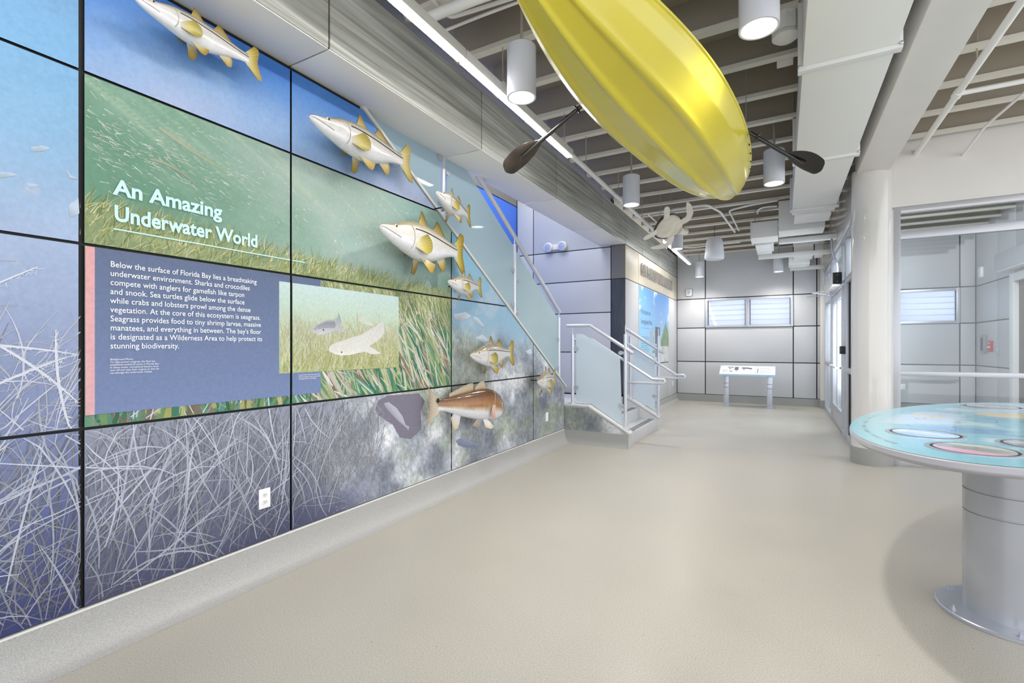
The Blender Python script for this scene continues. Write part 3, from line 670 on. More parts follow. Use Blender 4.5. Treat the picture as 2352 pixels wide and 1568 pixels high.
# ------------------------------------------------------------------ railings
def post(mb, x, y, z0, z1, r=.024): mb.cyl((x, y, z0), (x, y, z1), r, 18)
def clamp(root, p, side):
    MB().box(p[0] - .02 if side[0] else p[0] - .016, p[0] + .02 if side[0] else p[0] + .016, p[1] - (.02 if side[1] else .016), p[1] + (.02 if side[1] else .016), p[2] - .022, p[2] + .022)
def short_rail(y, label, glass_x, posts, rail, hand, yh, inward):
    r = thing('stair_guardrail', label, 'railing', (posts[0], y, .5))
    for x in posts:
        zb = .548 if x < -2.335 else .548 - (x + 2.335) * .579
        rz = np.interp(x, [rail[-1][0], rail[-2][0], rail[0][0]], [rail[-1][1], rail[-2][1], rail[0][1]]) if len(rail) > 2 else np.interp(x, [rail[1][0], rail[0][0]], [rail[1][1], rail[0][1]])
        MB().cyl((x, y, zb - .012), (x, y, rz - .13), .024, 18).build('post', M['rail'], r)
        MB().cyl((x, y, rz - .13), (x, y, rz - .01), .007, 8).build('post_pin', M['rail'], r)
        MB().lathe((x, y, zb - .02), [(.055, 0), (.055, .03), (.03, .034)], 24).build('post_flange', M['rail'], r)
        s = 1 if x == min(posts) else -1
        for zf in (.24, .80):
            zc = zb + (rz - .13 - zb) * zf
            MB().prism([(x + s * (.02 + .045 + .03 * math.cos(a)), zc + .028 * math.sin(a)) for a in [q * math.pi / 8 for q in range(16)]], lambda u, v, w: (u, w, v), y - .016, y + .016).build('glass_clamp', M['steel'], r)
            MB().box(min(x, x + s * .05), max(x, x + s * .05), y - .014, y + .014, zc - .014, zc + .014).build('clamp_arm', M['steel'], r)
    MB().tube([(a, y, b) for a, b in rail], .024, 14).build('top_rail', M['rail'], r)
    MB().prism(glass_x, lambda u, v, w: (u, w, v), y - .006, y + .006).build('glass_panel', M['glass_frost'], r)
    MB().tube([(a, yh, b) for a, b in hand], .019, 12).build('handrail', M['rail'], r)
    for a, b in ((posts[0], None), (posts[1], None)):
        zz_ = np.interp(a, [h[0] for h in hand[:3]][::1] if hand[0][0] < hand[1][0] else [h[0] for h in hand[:3]], [h[1] for h in hand[:3]])
        MB().tube([(a, y, zz_ - .06), (a, yh, zz_ - .06), (a, yh, zz_ - .015)], .009, 8).build('handrail_bracket', M['rail'], r)
    return r
HN = [(-2.66, 1.455), (-2.34, 1.455), (-1.51, .925), (-1.36, .925), (-1.345, .90), (-1.36, .873), (-1.84, .873)]
short_rail(6.42, 'frosted glass stair guardrail on the nearer curb, beside the rock-printed stair side', [(-2.545, .59), (-2.545, 1.535), (-2.446, 1.535), (-1.915, 1.215), (-1.885, .295), (-2.32, .565)], (-2.60, -1.84),
           [(-2.69, 1.655), (-2.34, 1.655), (-1.735, 1.265)], HN, 6.53, 1)
HF = [(-2.315, 1.44), (-2.30, 1.432), (-1.476, .906), (-1.36, .906), (-1.345, .88), (-1.36, .856), (-1.78, .856)]
short_rail(8.14, 'frosted glass stair guardrail on the farther curb, against the sign wall corner', [(-2.19, .50), (-2.19, 1.41), (-1.845, 1.205), (-1.835, .30)], (-2.25, -1.785),
           [(-2.335, 1.665), (-1.70, 1.252)], HF, 8.03, -1)
# the upper flight's glass guard, standing on the sloped half wall
XGD = XM - .06
r = thing('upper_stair_guardrail', 'teal glass guardrail climbing the sloped top of the mural half wall', 'railing', (XGD, 5.0, 1.6))
py_ = [3.62, 5.0, 6.30]
for y in py_:
    zb = diag(y); zt = zb + .93
    MB().cyl((XGD, y, zb + .0), (XGD, y, zt), .024, 18).build('post', M['rail'], r)
    MB().cyl((XGD, y, zt), (XGD, y, zt + .09), .007, 8).build('post_pin', M['rail'], r)
    for s, dz in ((-1, .62), (-1, .22), (1, .52), (1, .14)):
        if y > 6 and s > 0: continue
        zc = zb + dz
        MB().prism([(y + s * (.06 + .03 * math.cos(a)), zc + .028 * math.sin(a)) for a in [q * math.pi / 8 for q in range(16)]], lambda u, v, w: (w, u, v), XGD - .016, XGD + .016).build('glass_clamp', M['steel'], r)
        MB().box(XGD - .014, XGD + .014, min(y, y + s * .06), max(y, y + s * .06), zc - .014, zc + .014).build('clamp_arm', M['steel'], r)
for a, b in ((2.2, 3.575), (3.67, 4.955), (5.045, 6.255)):
    MB().prism([(a, diag(a) + .03), (b, diag(b) + .03), (b, diag(b) + .88), (a, diag(a) + .88)], lambda u, v, w: (w, u, v), XGD - .006, XGD + .006).build('glass_panel', M['glass_stair'], r)
MB().tube([(XGD, 2.2, diag(2.2) + 1.02), (XGD, 6.32, diag(6.32) + 1.02)], .026, 16).build('top_rail', M['rail'], r)

# ------------------------------------------------------------------ mounted fish
def fish(name, label, nose, tail, kind='snook', scale_h=1.0, up=(0, 0, 1), group='fish mounted on the mural', pec_side=1):
    nose = Vector(nose); tail = Vector(tail); L = (tail - nose).length
    ex = (tail - nose).normalized(); ez = Vector(up); ez = (ez - ex * ez.dot(ex)).normalized(); ey = ez.cross(ex)
    if ey.x < 0: flip = -1
    else: flip = 1
    T = Matrix(((ex.x, ey.x * flip, ez.x, nose.x), (ex.y, ey.y * flip, ez.y, nose.y), (ex.z, ey.z * flip, ez.z, nose.z), (0, 0, 0, 1)))
    mid = T @ Vector((L * .5, 0, 0)); root = thing(name, label, 'fish', mid, group)
    def mk():
        b = MB(); b.M = T; return b
    if kind == 'snook':
        ts = [0, .015, .04, .08, .13, .19, .26, .34, .42, .50, .58, .66, .73, .79, .84, .875]
        tp = [.006, .014, .021, .030, .045, .066, .088, .103, .108, .104, .094, .079, .064, .051, .044, .043]
        bt = [.008, .022, .036, .050, .064, .078, .092, .104, .110, .106, .092, .072, .055, .044, .039, .038]
        hw = [.006, .015, .022, .029, .037, .046, .054, .059, .060, .056, .049, .040, .031, .022, .014, .008]
        cz = [.022, .022, .020, .016, .012, .008, .004, .0, -.002, -.002, 0, .002, .004, .005, .006, .006]
    else:
        ts = [0, .012, .035, .07, .12, .18, .25, .33, .41, .50, .58, .66, .73, .79, .84, .875]
        tp = [.012, .050, .085, .115, .142, .158, .162, .158, .148, .132, .114, .095, .077, .062, .053, .052]
        bt = [.012, .045, .075, .100, .118, .128, .132, .130, .122, .108, .092, .075, .060, .050, .046, .046]
        hw = [.010, .030, .045, .058, .068, .075, .078, .078, .073, .065, .055, .045, .034, .024, .016, .010]
        cz = [-.03, -.028, -.024, -.018, -.012, -.006, 0, 0, 0, 0, 0, .002, .004, .006, .006, .006]
    tf = np.linspace(0, .875, 44); TP = np.interp(tf, ts, tp) * scale_h; BT = np.interp(tf, ts, bt) * scale_h; HW = np.interp(tf, ts, hw); CZ = np.interp(tf, ts, cz)
    rs = np.random.RandomState(int(L * 1e4)); bend = lambda t: .035 * L * math.sin((t - .2) * 2.6) * (1 if t > .2 else .3)
    def surf(t, a, k=1.0):
        s, c = math.sin(a), math.cos(a); tp_, bt_, hw_, cz_ = (np.interp(t, tf, q) for q in (TP, BT, HW, CZ))
        z = (tp_ if s > 0 else bt_) * (abs(s) ** .92) * (1 if s > 0 else -1)
        gill = 1 + .06 * math.exp(-((t - .235) / .03) ** 2) if kind == 'snook' else 1 + .05 * math.exp(-((t - .2) / .03) ** 2)
        y = hw_ * (abs(c) ** .85) * (1 if c > 0 else -1) * gill
        return Vector((t * L, y * L * k - bend(t) , (z * k + cz_) * L))
    b = mk(); n = 28; R = []
    for t in tf:
        row = []
        for j in range(n):
            a = 2 * math.pi * j / n; s = math.sin(a)
            if kind == 'snook':
                back = np.array((146, 130, 98)); side = np.array((200, 197, 194)); belly = np.array((218, 218, 222))
            else:
                back = np.array((86, 56, 32)); side = np.array((190, 176, 154)); belly = np.array((216, 216, 222))
            k_ = s + (.05 * rs.rand() + .03 * math.sin(t * 17) if kind != 'snook' else .04 * math.sin(t * 40 + j * 2))
            if kind == 'snook': c = side + (back - side) * min(1, max(0, (k_ - .42) / .4)) if k_ > 0 else side + (belly - side) * min(1, -k_ / .4)
            else:
                if k_ > .05: c = np.array((146, 100, 58)) + (back - np.array((146, 100, 58))) * min(1, max(0, (k_ - .25) / .5)); 
                elif k_ > -.35: c = side + (np.array((146, 100, 58)) - side) * max(0, min(1, (k_ + .12) / .17))
                else: c = belly
                if k_ > -.4: c = c + (np.array((176, 170, 160)) - c) * .55 * max(0, 1 - t / .13)
                if k_ <= -.12 and k_ > -.35: c = side * (.92 + .1 * ((j + int(t * 90)) % 2))
            row.append(b.v(surf(t, a), lin(np.clip(c, 0, 255))))
        R.append(row)
    for i in range(len(tf) - 1):
        for j in range(n): b.f(R[i][j], R[i][(j + 1) % n], R[i + 1][(j + 1) % n], R[i + 1][j])
    b.F.append(tuple(reversed(R[0]))); b.F.append(tuple(R[-1])); b.build('body', M['fish'], root, angle=60)
    def fin(nm, base, edge, cols, th=.0035, rays=12, out=None):
        """base, edge = polylines (x, z) in body lengths; out(x, z, s) = sideways offset at share s of the fin's height"""
        b = mk(); base = np.array(base, float); edge = np.array(edge, float); rows = 6
        for _ in range(2 if len(edge) > 2 else 0):   # round the outline's inner corners
            q_ = [edge[0]]
            for a_, b_ in zip(edge, edge[1:]): q_ += [a_ * .75 + b_ * .25, a_ * .25 + b_ * .75]
            edge = np.array(q_ + [edge[-1]])
        def samp(P, u):
            k = np.linspace(0, 1, len(P)); return np.array((np.interp(u, k, P[:, 0]), np.interp(u, k, P[:, 1])))
        N_ = rays * 2 + 1; ids = {}
        for sd in (1, -1):
            for i in range(N_):
                u = i / (N_ - 1); A_, B_ = samp(base, u), samp(edge, u)
                for q in range(rows):
                    s = q / (rows - 1); p = A_ + (B_ - A_) * s; y = (out(p[0], p[1], s) if out else 0)
                    tk = th * (1.25 if i % 2 else .7) * (1 - .6 * s)
                    c = np.array(cols[0]) + (np.array(cols[1]) - np.array(cols[0])) * min(1, s / .55) if s < .55 else np.array(cols[1]) + (np.array(cols[2]) - np.array(cols[1])) * (s - .55) / .45
                    if i in (0, N_ - 1) and s > .2: c = c * .45
                    elif i % 2 == 0: c = c * .86
                    ids[sd, i, q] = b.v((p[0] * L, (y + sd * tk) * L - bend(p[0]), p[1] * L * scale_h), lin(np.clip(c, 0, 255)))
            for i in range(N_ - 1):
                for q in range(rows - 1): b.f(ids[sd, i, q], ids[sd, i + 1, q], ids[sd, i + 1, q + 1], ids[sd, i, q + 1])
        for i in range(N_ - 1):
            for q in (0, rows - 1): b.f(ids[1, i, q], ids[1, i + 1, q], ids[-1, i + 1, q], ids[-1, i, q])
        for q in range(rows - 1):
            for i in (0, N_ - 1): b.f(ids[1, i, q], ids[1, i, q + 1], ids[-1, i, q + 1], ids[-1, i, q])
        return b.build(nm, M['fin'], root)
    if kind == 'snook':
        yel = ((186, 174, 138), (166, 142, 66), (112, 94, 46)); wy = ((222, 219, 212), (186, 164, 92), (146, 118, 40)); tl = ((206, 202, 186), (182, 162, 54), (142, 118, 36))
        fin('dorsal_fin', [(.40, .098), (.51, .094)], [(.435, .185), (.462, .172), (.515, .10)], yel)
        fin('dorsal_fin', [(.575, .088), (.72, .062)], [(.625, .155), (.655, .152), (.735, .070)], yel)
        fin('anal_fin', [(.61, -.078), (.71, -.052)], [(.675, -.140), (.718, -.135), (.73, -.07)], wy)
        for s in (1, -1):
            fin('pelvic_fin', [(.37, -.092), (.44, -.098)], [(.405, -.175), (.45, -.185), (.485, -.125)], wy, out=lambda x, z, q, s=s: s * (.022 + .05 * q))
            fin('pectoral_fin', [(.285, -.012), (.285, -.052)], [(.37, .030), (.43, .0), (.43, -.06), (.36, -.085)], ((226, 220, 206), (186, 170, 84), (150, 140, 60)), out=lambda x, z, q, s=s: s * (.052 + .035 * q))
        fin('tail_fin', [(.845, .042), (.872, .0), (.845, -.036)], [(.935, .135), (.985, .125), (.968, .04), (.958, .0), (.972, -.05), (1.0, -.14), (.945, -.13)], tl, rays=13)
    else:
        br = ((176, 150, 112), (196, 180, 156), (170, 160, 140)); wh = ((236, 234, 238), (222, 216, 210), (200, 186, 150))
        fin('dorsal_fin', [(.27, .155), (.42, .140)], [(.29, .225), (.33, .235), (.41, .165)], br)
        fin('dorsal_fin', [(.43, .138), (.74, .070)], [(.44, .205), (.50, .20), (.74, .105)], br, rays=16)
        fin('anal_fin', [(.58, -.085), (.67, -.068)], [(.60, -.20), (.66, -.215), (.70, -.10)], wh)
        for s in (1, -1):
            fin('pelvic_fin', [(.26, -.125), (.32, -.125)], [(.22, -.19), (.25, -.22), (.34, -.19)], wh, out=lambda x, z, q, s=s: s * (.03 + .04 * q))
            fin('pectoral_fin', [(.225, .01), (.265, .01)], [(.235, -.115), (.27, -.125), (.30, -.06)], ((196, 160, 146), (206, 172, 160), (190, 150, 136)), out=lambda x, z, q, s=s: s * (.082 + .012 * q))
        fin('tail_fin', [(.845, .05), (.872, .0), (.845, -.045)], [(1.0, .155), (.975, .08), (.968, 0), (.975, -.08), (1.0, -.165)], ((214, 200, 180), (196, 182, 164), (170, 152, 130)), rays=12)
        for s in (1, -1):
            b = mk(); b.ball((.885 * L, s * .012 * L - bend(.885), .045 * L), .018 * L, .006 * L, .018 * L); b.build('tail_spot', M['eye'], root)
    if kind == 'snook':
        for s in (0, 1):
            b = mk(); pts = []
            for t in np.linspace(.29, .875, 26):
                a = (.50 - .24 * (t - .29) / .58); a = a if s == 0 else math.pi - a; pts.append(surf(t, a, 1.012))
            b.tube(pts, .0035 * L, 6); b.build('lateral_line', M['line'], root)
    for s in (0, 1):
        te, ae = (.115, .62) if kind == 'snook' else (.075, .22)
        p = surf(te, ae if s == 0 else math.pi - ae, .97); sd = 1 if s == 0 else -1
        b = mk(); b.ball(p, .013 * L, .007 * L, .012 * L, 12, 8); b.build('iris', M['iris'], root)
        b = mk(); b.ball(p + Vector((0, sd * .004 * L, 0)), .0075 * L, .006 * L, .0075 * L, 12, 8); b.build('eye', M['eye'], root)
        b = mk(); tg = .25 if kind == 'snook' else .21
        b.tube([surf(tg + .030 * math.cos(q) - .01, (q * .62) if s == 0 else math.pi - q * .62, 1.005) for q in np.linspace(-1.35, 1.3, 14)], .0028 * L, 6)
        b.build('gill_edge', M['gill'], root)
        b = mk(); b.tube([surf(t, (-.05 - 2.2 * t) if s == 0 else math.pi + .05 + 2.2 * t, 1.0) for t in np.linspace(.004, .15 if kind == 'snook' else .07, 9)], .0022 * L, 6); b.build('mouth_line', M['gill'], root)
    # short rod that holds it off the wall
    c = T @ Vector((L * .45, 0, 0)); MB().cyl((XM - .004, c.y, c.z), (c.x - .01, c.y, c.z), .006, 10).build('mounting_rod', M['rod'], root)
    return root
M['gill'] = mat('fish_groove', (150, 144, 130), .4)
def mount(px0, py0, px1, py1, off0, off1): return on_x(px0, py0, XM + off0), on_x(px1, py1, XM + off1)
FS = [
 ('snook', 'large snook with yellow tail under the soffit, highest and nearest on the mural', (304, -2, 607, 150), (.17, .13), 1.0),
 ('snook', 'long snook crossing the white slope cap, just below the soffit, dark blue shadow behind', (710, 276, 956, 378), (.20, .13), 1.0),
 ('snook', 'small snook mounted at the glass guardrail post, its body over teal glass', (1000, 446, 1088, 497), (.30, .12), .95),
 ('snook', 'deep-bodied snook over the green water print, yellow side fin raised, tail across the cap', (870, 527, 1077, 585), (.22, .14), 1.12),
 ('snook', 'small snook over the sky-blue panel, directly under the deep-bodied snook', (1028, 650, 1113, 660), (.25, .12), .95),
 ('snook', 'olive-backed snook over the pale rock print, above the copper redfish', (1079, 820, 1188, 810), (.16, .12), 1.05),
 ('snook', 'smallest snook at the foot of the sloped cap, facing out near the stair post', (1234, 880, 1282, 868), (.30, .14), 1.0),
]
for nm, lb, (a, b, c, d), (o0, o1), sh in FS:
    n_, t_ = mount(a, b, c, d, o0, o1); fish(nm, lb, n_, t_, 'snook', sh)
n_, t_ = mount(1152, 930, 988, 934, .16, .12)
fish('redfish', 'copper-backed redfish with black tail spot, low on the grey rock print', n_, t_, 'red', .93)
# ------------------------------------------------------------------ kayak and its paddle halves
M['kayak'] = mat('yellow_kayak_plastic', (212, 196, 56), .24, spec=.5, noise=(1.6, .05, (1, 1, 1)), coat=.15)
ky0 = Vector((-.70, 3.50, 2.98)); kyaw = math.radians(-6.5); LH = 2.44
kr = thing('kayak', 'yellow kayak hung hull-down from the ceiling joists', 'kayak', ky0)
KM = Matrix.Translation(ky0) @ Matrix.Rotation(kyaw, 4, 'Z')
def kb(s): return .418 * (1 - .45 * max(0, min(1, (s - .72) / .28)) ** 2 * (s > .72)) * max(0, 1 - s * s) ** ((.90 + .10 * abs(s)) if s > 0 else (.9 + .75 * abs(s)))
def kshape(s, q):
    """q from 0 (left sheer) through .5 (keel) to 1 (right sheer)"""
    b = kb(s) + .006; u = -math.cos(math.pi * q); D = .245 * max(0, 1 - abs(s) ** 3.2) ** .8 + .02; rk = .15 * abs(s) ** 4
    au = abs(u); x = b * u
    z = -D * float(np.interp(au, [0, .035, .085, .12, .46, .52, .58, .64, .86, .96, 1], [1.07, 1.06, .99, .97, .86, .89, .87, .76, .42, .16, 0]))
    return x, z + rk
mb = MB(); mb.M = KM; NS, NQ = 90, 96; R = []
for i in range(NS + 1):
    s = math.sin((i / NS - .5) * math.pi); row = []
    for j in range(NQ + 1):
        x, z = kshape(s, j / NQ); row.append(mb.v((x, s * LH, z)))
    R.append(row)
for i in range(NS):
    for j in range(NQ): mb.f(R[i][j], R[i + 1][j], R[i + 1][j + 1], R[i][j + 1])
mb.build('hull', M['kayak'], kr, angle=50)
mb = MB(); mb.M = KM; R = []
for i in range(NS + 1):
    s = math.sin((i / NS - .5) * math.pi); row = []; rk = .15 * abs(s) ** 4
    for j in range(17):
        u = -1 + 2 * j / 16; b = kb(s) + .004; dip = .09 * math.exp(-((s - .05) / .28) ** 4) * (1 - u * u) ** .5
        row.append(mb.v((b * u, s * LH, rk + .07 * (1 - u * u) ** .6 * (1 - s * s) ** .3 - dip)))
    R.append(row)
for i in range(NS):
    for j in range(16): mb.f(R[i][j], R[i + 1][j], R[i + 1][j + 1], R[i][j + 1])
mb.build('deck', M['kayak'], kr, angle=70)
for sd in (-1, 1):
    mb = MB(); mb.M = KM; mb.tube([(sd * (kb(s) + .004), s * LH, .15 * abs(s) ** 4 + .004) for s in np.sin(np.linspace(-.5, .5, 70) * math.pi)], .011, 8)
    mb.build('gunwale_seam', M['kayak'], kr)
for s in (.34, .42, .50, .58):
    mb = MB(); mb.M = KM; mb.ball((kb(s) + .008, s * LH, -.02), .006, .009, .009, 8, 6); mb.build('drain_hole_plug', M['dark'], kr)
for s in (-.5, .55):
    for sd in (-1, 1):
        p = KM @ Vector((sd * kb(s) * .9, s * LH, .0)); MB().cyl(p, (p.x, p.y, ZD), .004, 6).build('hanging_cable', M['steel'], kr)
M['paddle'] = mat('black_paddle_resin', (28, 26, 25), .2, coat=.3); M['paddle_sheen'] = mat('reflection_brown_paddle_resin', (70, 63, 57), .2, metal=.35, noise=(9, .3, (1, 1, 1)))  # second resin: brown reflected light put into the black blade's colour
def paddle(label, p0, p1, nrm, m):
    p0, p1 = Vector(p0), Vector(p1); L = (p1 - p0).length; ex = (p1 - p0).normalized(); nz = Vector(nrm); nz = (nz - ex * nz.dot(ex)).normalized(); ey = nz.cross(ex)
    r = thing('paddle_half', label, 'paddle', p0, 'kayak paddle halves')
    T = Matrix(((ex.x, ey.x, nz.x, p0.x), (ex.y, ey.y, nz.y, p0.y), (ex.z, ey.z, nz.z, p0.z), (0, 0, 0, 1)))
    mb = MB(); mb.M = T; LB = .50 * L; mb.tube([(-.03, 0, 0), (L - LB + .02, 0, 0), (L - LB * .45, 0, -.004)], [.0155, .0155, .006], 14); mb.build('shaft', M['paddle'], r)
    mb = MB(); mb.M = T; mb.lathe((0, 0, 0), [(.016, -.006), (.034, -.003), (.034, .003), (.016, .006)], 20)
    q = Matrix.Rotation(math.pi / 2, 4, 'Y'); mb.V = []; mb.F = []; mb.C = []; mb.M = T @ Matrix.Translation((.03, 0, 0)) @ q; mb.lathe((0, 0, 0), [(.015, -.01), (.036, -.003), (.036, .003), (.015, .01)], 20); mb.build('drip_ring', M['dark'], r)
    mb = MB(); mb.M = T; n, w = 24, 10; ids = {}
    for sd in (1, -1):
        for i in range(n + 1):
            t = i / n; x = L - LB + LB * t; hw = .076 * (math.sin(math.pi * min(1, (t ** .95) * .76 + .02)) ** .8) if t < .8 else .076 * (math.sin(math.pi * ((.8 ** .95) * .76 + .02)) ** .8) * max(.0, 1 - ((t - .8) / .2) ** 2.4) ** .5
            hw = max(hw, .012)
            for j in range(w + 1):
                u = -1 + 2 * j / w; y = u * hw + .012 * t; z = -.030 * math.sin(t * 2.2) - .014 * u * u * hw / .076
                ids[sd, i, j] = mb.v((x, y, z + sd * (.0028 if abs(u) < .95 else .001)))
        for i in range(n):
            for j in range(w): mb.f(ids[sd, i, j], ids[sd, i + 1, j], ids[sd, i + 1, j + 1], ids[sd, i, j + 1])
    for i in range(n):
        for j in (0, w): mb.f(ids[1, i, j], ids[1, i + 1, j], ids[-1, i + 1, j], ids[-1, i, j])
    for j in range(w):
        for i in (0, n): mb.f(ids[1, i, j], ids[1, i, j + 1], ids[-1, i, j + 1], ids[-1, i, j])
    mb.build('blade', m, r, angle=60)
paddle('paddle half with a brown reflection painted in, drooping from the left of the yellow kayak', (-1.25, 3.24, 3.06), (-1.868, 3.23, 2.70), (.55, -.6, -.75), M['paddle_sheen'])
paddle('black paddle half drooping from the right of the yellow kayak, by the duct', (-.19, 4.10, 2.96), (.235, 4.18, 2.62), (-.35, -.6, -.65), M['paddle'])

# ------------------------------------------------------------------ pendant downlights
def pendant(x, y, zb, label, power=26, r=.102, h=.36):
    p = thing('pendant_downlight', label, 'light', (x, y, zb), 'white cylinder pendant downlights')
    MB().lathe((x, y, zb), [(r - .016, .012), (r - .012, 0), (r, 0), (r, h - .01), (r - .01, h), (.02, h)], 40, cap=False).build('shade', M['pend'], p)
    MB().lathe((x, y, zb), [(r - .016, .012), (.001, .012)], 32, cap=False).build('lens', M['lens'], p)
    MB().cyl((x, y, zb + h - .005), (x, y, ZD), .011, 12).build('stem', M['web'], p)
    MB().lathe((x, y, ZD - .03), [(.06, 0), (.06, .03)], 24).build('canopy', M['duct'], p)
    d = bpy.data.lights.new('lamp', 'SPOT'); d.energy = power * 2.3; d.spot_size = math.radians(150); d.spot_blend = 1.0; d.shadow_soft_size = .07; d.color = (1, .97, .92)
    o = bpy.data.objects.new('lamp', d); COL.objects.link(o); o.parent = p; o.location = (0, 0, -.02)
    return p
for px, py, zb, dist, lb in (
    (1198, 225, 3.10, 26, 'white cylinder pendant light between the light strip and the kayak'),
    (1743, 66, 3.10, 44, 'largest white cylinder pendant light, right of the kayak beside the duct'),
    (1450, 471, 3.10, 34, 'white cylinder pendant light hanging left of the yellow kayak bow'),
    (1778, 422, 3.10, 30, 'white cylinder pendant light behind the black paddle blade'),
    (1555, 572, 3.10, None, 'white cylinder pendant light just behind the hanging sea turtle'),
    (1607, 636, 3.02, None, 'small white cylinder pendant light near the back wall, left of the window'),
    (1788, 624, 3.02, None, 'small white cylinder pendant light near the back wall, below the ducts')):
    v = on_z(px, py, zb); v.y = min(v.y, 12.4); pendant(v.x, v.y, zb, lb, dist or 27)
# ------------------------------------------------------------------ linear light, with the pipe that carries on its line
XL = -1.87
def strip(y0, y1, label):
    r = thing('linear_light', label, 'light', (XL, y0, 3.26), 'linear strip lights')
    MB().box(XL - .034, XL + .034, y0, y1, 3.268, 3.335).build('housing', M['white'], r, bevel=.003)
    MB().box(XL - .030, XL + .022, y0 + .01, y1 - .01, 3.262, 3.2685).build('diffuser', M['led'], r)
    for k in range(25):
        y = 3.80 + .6 * (k - 9) - .0
        if k % 2 == 0 and y0 + .1 < y < y1 - .1:
            MB().cyl((XL, y, 3.36), (XL, y, 3.655), .004, 6).build('hanger_rod', M['web'], r)
            MB().box(XL - .02, XL + .02, y - .02, y + .02, 3.335, 3.375).build('hanger_clip', M['white'], r)
strip(-1.2, 2.66, 'nearest lit white strip light hung along the grey wood fascia')
strip(2.672, 4.55, 'lit strip light end reaching the brown paddle blade')
strip(9.0, 11.8, 'far strip light section below the turtle, ending by the back wall')
r = thing('sprinkler_pipe', 'white pipe running along the fascia between the strip lights', 'pipe', (XL, 4.6, 3.3))
MB().tube([(XL, 4.6, 3.3), (XL, 8.98, 3.3)], .027, 14).build('pipe', M['white'], r)
MB().cyl((XL, 6.3, 3.3), (XL, 6.4, 3.3), .036, 16).build('coupling', M['white'], r)
for y in (5.0, 6.2, 7.4, 8.6): MB().cyl((XL, y, 3.3), (XL, y, 3.655), .005, 6).build('hanger_rod', M['web'], r)

# ------------------------------------------------------------------ sea turtle
tc_ = Vector((-1.50, 7.55, 3.17))
tr = thing('sea_turtle', 'cream sea turtle model hung belly-out over the end of the pipe', 'turtle', tc_)
Rv = Vector((math.cos(YAW), math.sin(YAW), 0)); Fv = Vector((-math.sin(YAW), math.cos(YAW), 0)); Uv = Vector((0, 0, 1))
dors = (Fv * .62 + Uv * .72 - Rv * .30).normalized(); hd = (Rv * .66 - Uv * .62 - Fv * .25); hd = (hd - dors * hd.dot(dors)).normalized(); lf = dors.cross(hd)
TM = Matrix(((hd.x, lf.x, dors.x, tc_.x), (hd.y, lf.y, dors.y, tc_.y), (hd.z, lf.z, dors.z, tc_.z), (0, 0, 0, 1)))
M['cream'] = mat('cream_turtle_skin', (226, 220, 208), .4, noise=(14, .08, (1, 1, 1)), bump=.25)
M['shell'] = mat('dark_turtle_shell', (70, 64, 48), .35, noise=(16, .35, (1, 1, 1)))
M['plast'] = mat('ribbed_plastron', (224, 216, 198), .4, noise=(11, .10, (.25, 1, 1)), bump=.5)
def oval(a): return .25 * math.cos(a) * (1 + .10 * math.cos(a)), .205 * math.sin(a) * (1 - .14 * math.cos(a))
mb = MB(); mb.M = TM; R = []
for q in range(9):
    k = math.cos(q / 8 * math.pi / 2 * .98); R.append([mb.v((oval(a)[0] * k, oval(a)[1] * k, .02 + .085 * math.sin(q / 8 * math.pi / 2))) for a in np.linspace(0, 2 * math.pi, 41)[:-1]])
R.insert(0, [mb.v((oval(a)[0] * 1.10, oval(a)[1] * 1.10, .005)) for a in np.linspace(0, 2 * math.pi, 41)[:-1]])
for i in range(9):
    for j in range(40): mb.f(R[i][j], R[i][(j + 1) % 40], R[i + 1][(j + 1) % 40], R[i + 1][j])
mb.F.append(tuple(R[-1])); mb.F.append(tuple(R[0])); mb.build('carapace', M['shell'], tr, angle=60)
mb = MB(); mb.M = TM; R = []
for q in range(9):
    k = math.cos(q / 8 * math.pi / 2 * .98) * .97; R.append([mb.v((oval(a)[0] * k, oval(a)[1] * k, -.002 - (.055 + .006 * math.cos(40 * oval(a)[0] * k)) * math.sin(q / 8 * math.pi / 2))) for a in np.linspace(0, 2 * math.pi, 49)[:-1]])
for i in range(8):
    for j in range(48): mb.f(R[i][j], R[i][(j + 1) % 48], R[i + 1][(j + 1) % 48], R[i + 1][j])
mb.F.append(tuple(R[-1])); mb.F.append(tuple(R[0])); mb.build('plastron', M['plast'], tr, angle=60)
def flipper(nm, pts, ws, th=.014):
    mb = MB(); mb.M = TM; pts = [Vector(p) for p in pts]; n = 24; P = []
    k = np.linspace(0, 1, len(pts)); xs_ = [np.interp(np.linspace(0, 1, n), k, [p[i] for p in pts]) for i in range(3)]; wv = np.interp(np.linspace(0, 1, n), k, ws)
    for i in range(n):
        p = Vector((xs_[0][i], xs_[1][i], xs_[2][i])); a = max(0, i - 2); b = min(n - 1, i + 2); t = Vector((xs_[0][b] - xs_[0][a], xs_[1][b] - xs_[1][a], xs_[2][b] - xs_[2][a])).normalized()
        s = t.cross(Vector((0, 0, 1))).normalized(); nn = s.cross(t); row = []
        for j in range(12):
            an = 2 * math.pi * j / 12; row.append(mb.v(p + s * wv[i] * math.cos(an) + nn * th * (1 - .6 * i / n) * math.sin(an)))
        P.append(row)
    for i in range(n - 1):
        for j in range(12): mb.f(P[i][j], P[i][(j + 1) % 12], P[i + 1][(j + 1) % 12], P[i + 1][j])
    mb.F.append(tuple(P[0])); mb.F.append(tuple(reversed(P[-1]))); mb.build(nm, M['cream'], tr, angle=60)
flipper('front_flipper', [(.15, .12, -.01), (.20, .22, -.02), (.19, .30, -.01), (.10, .38, .03), (.0, .43, .05)], [.06, .062, .055, .045, .012])
flipper('front_flipper', [(.15, -.12, -.01), (.21, -.21, -.02), (.20, -.29, -.01), (.12, -.37, .02), (.03, -.43, .03)], [.06, .062, .055, .045, .012])
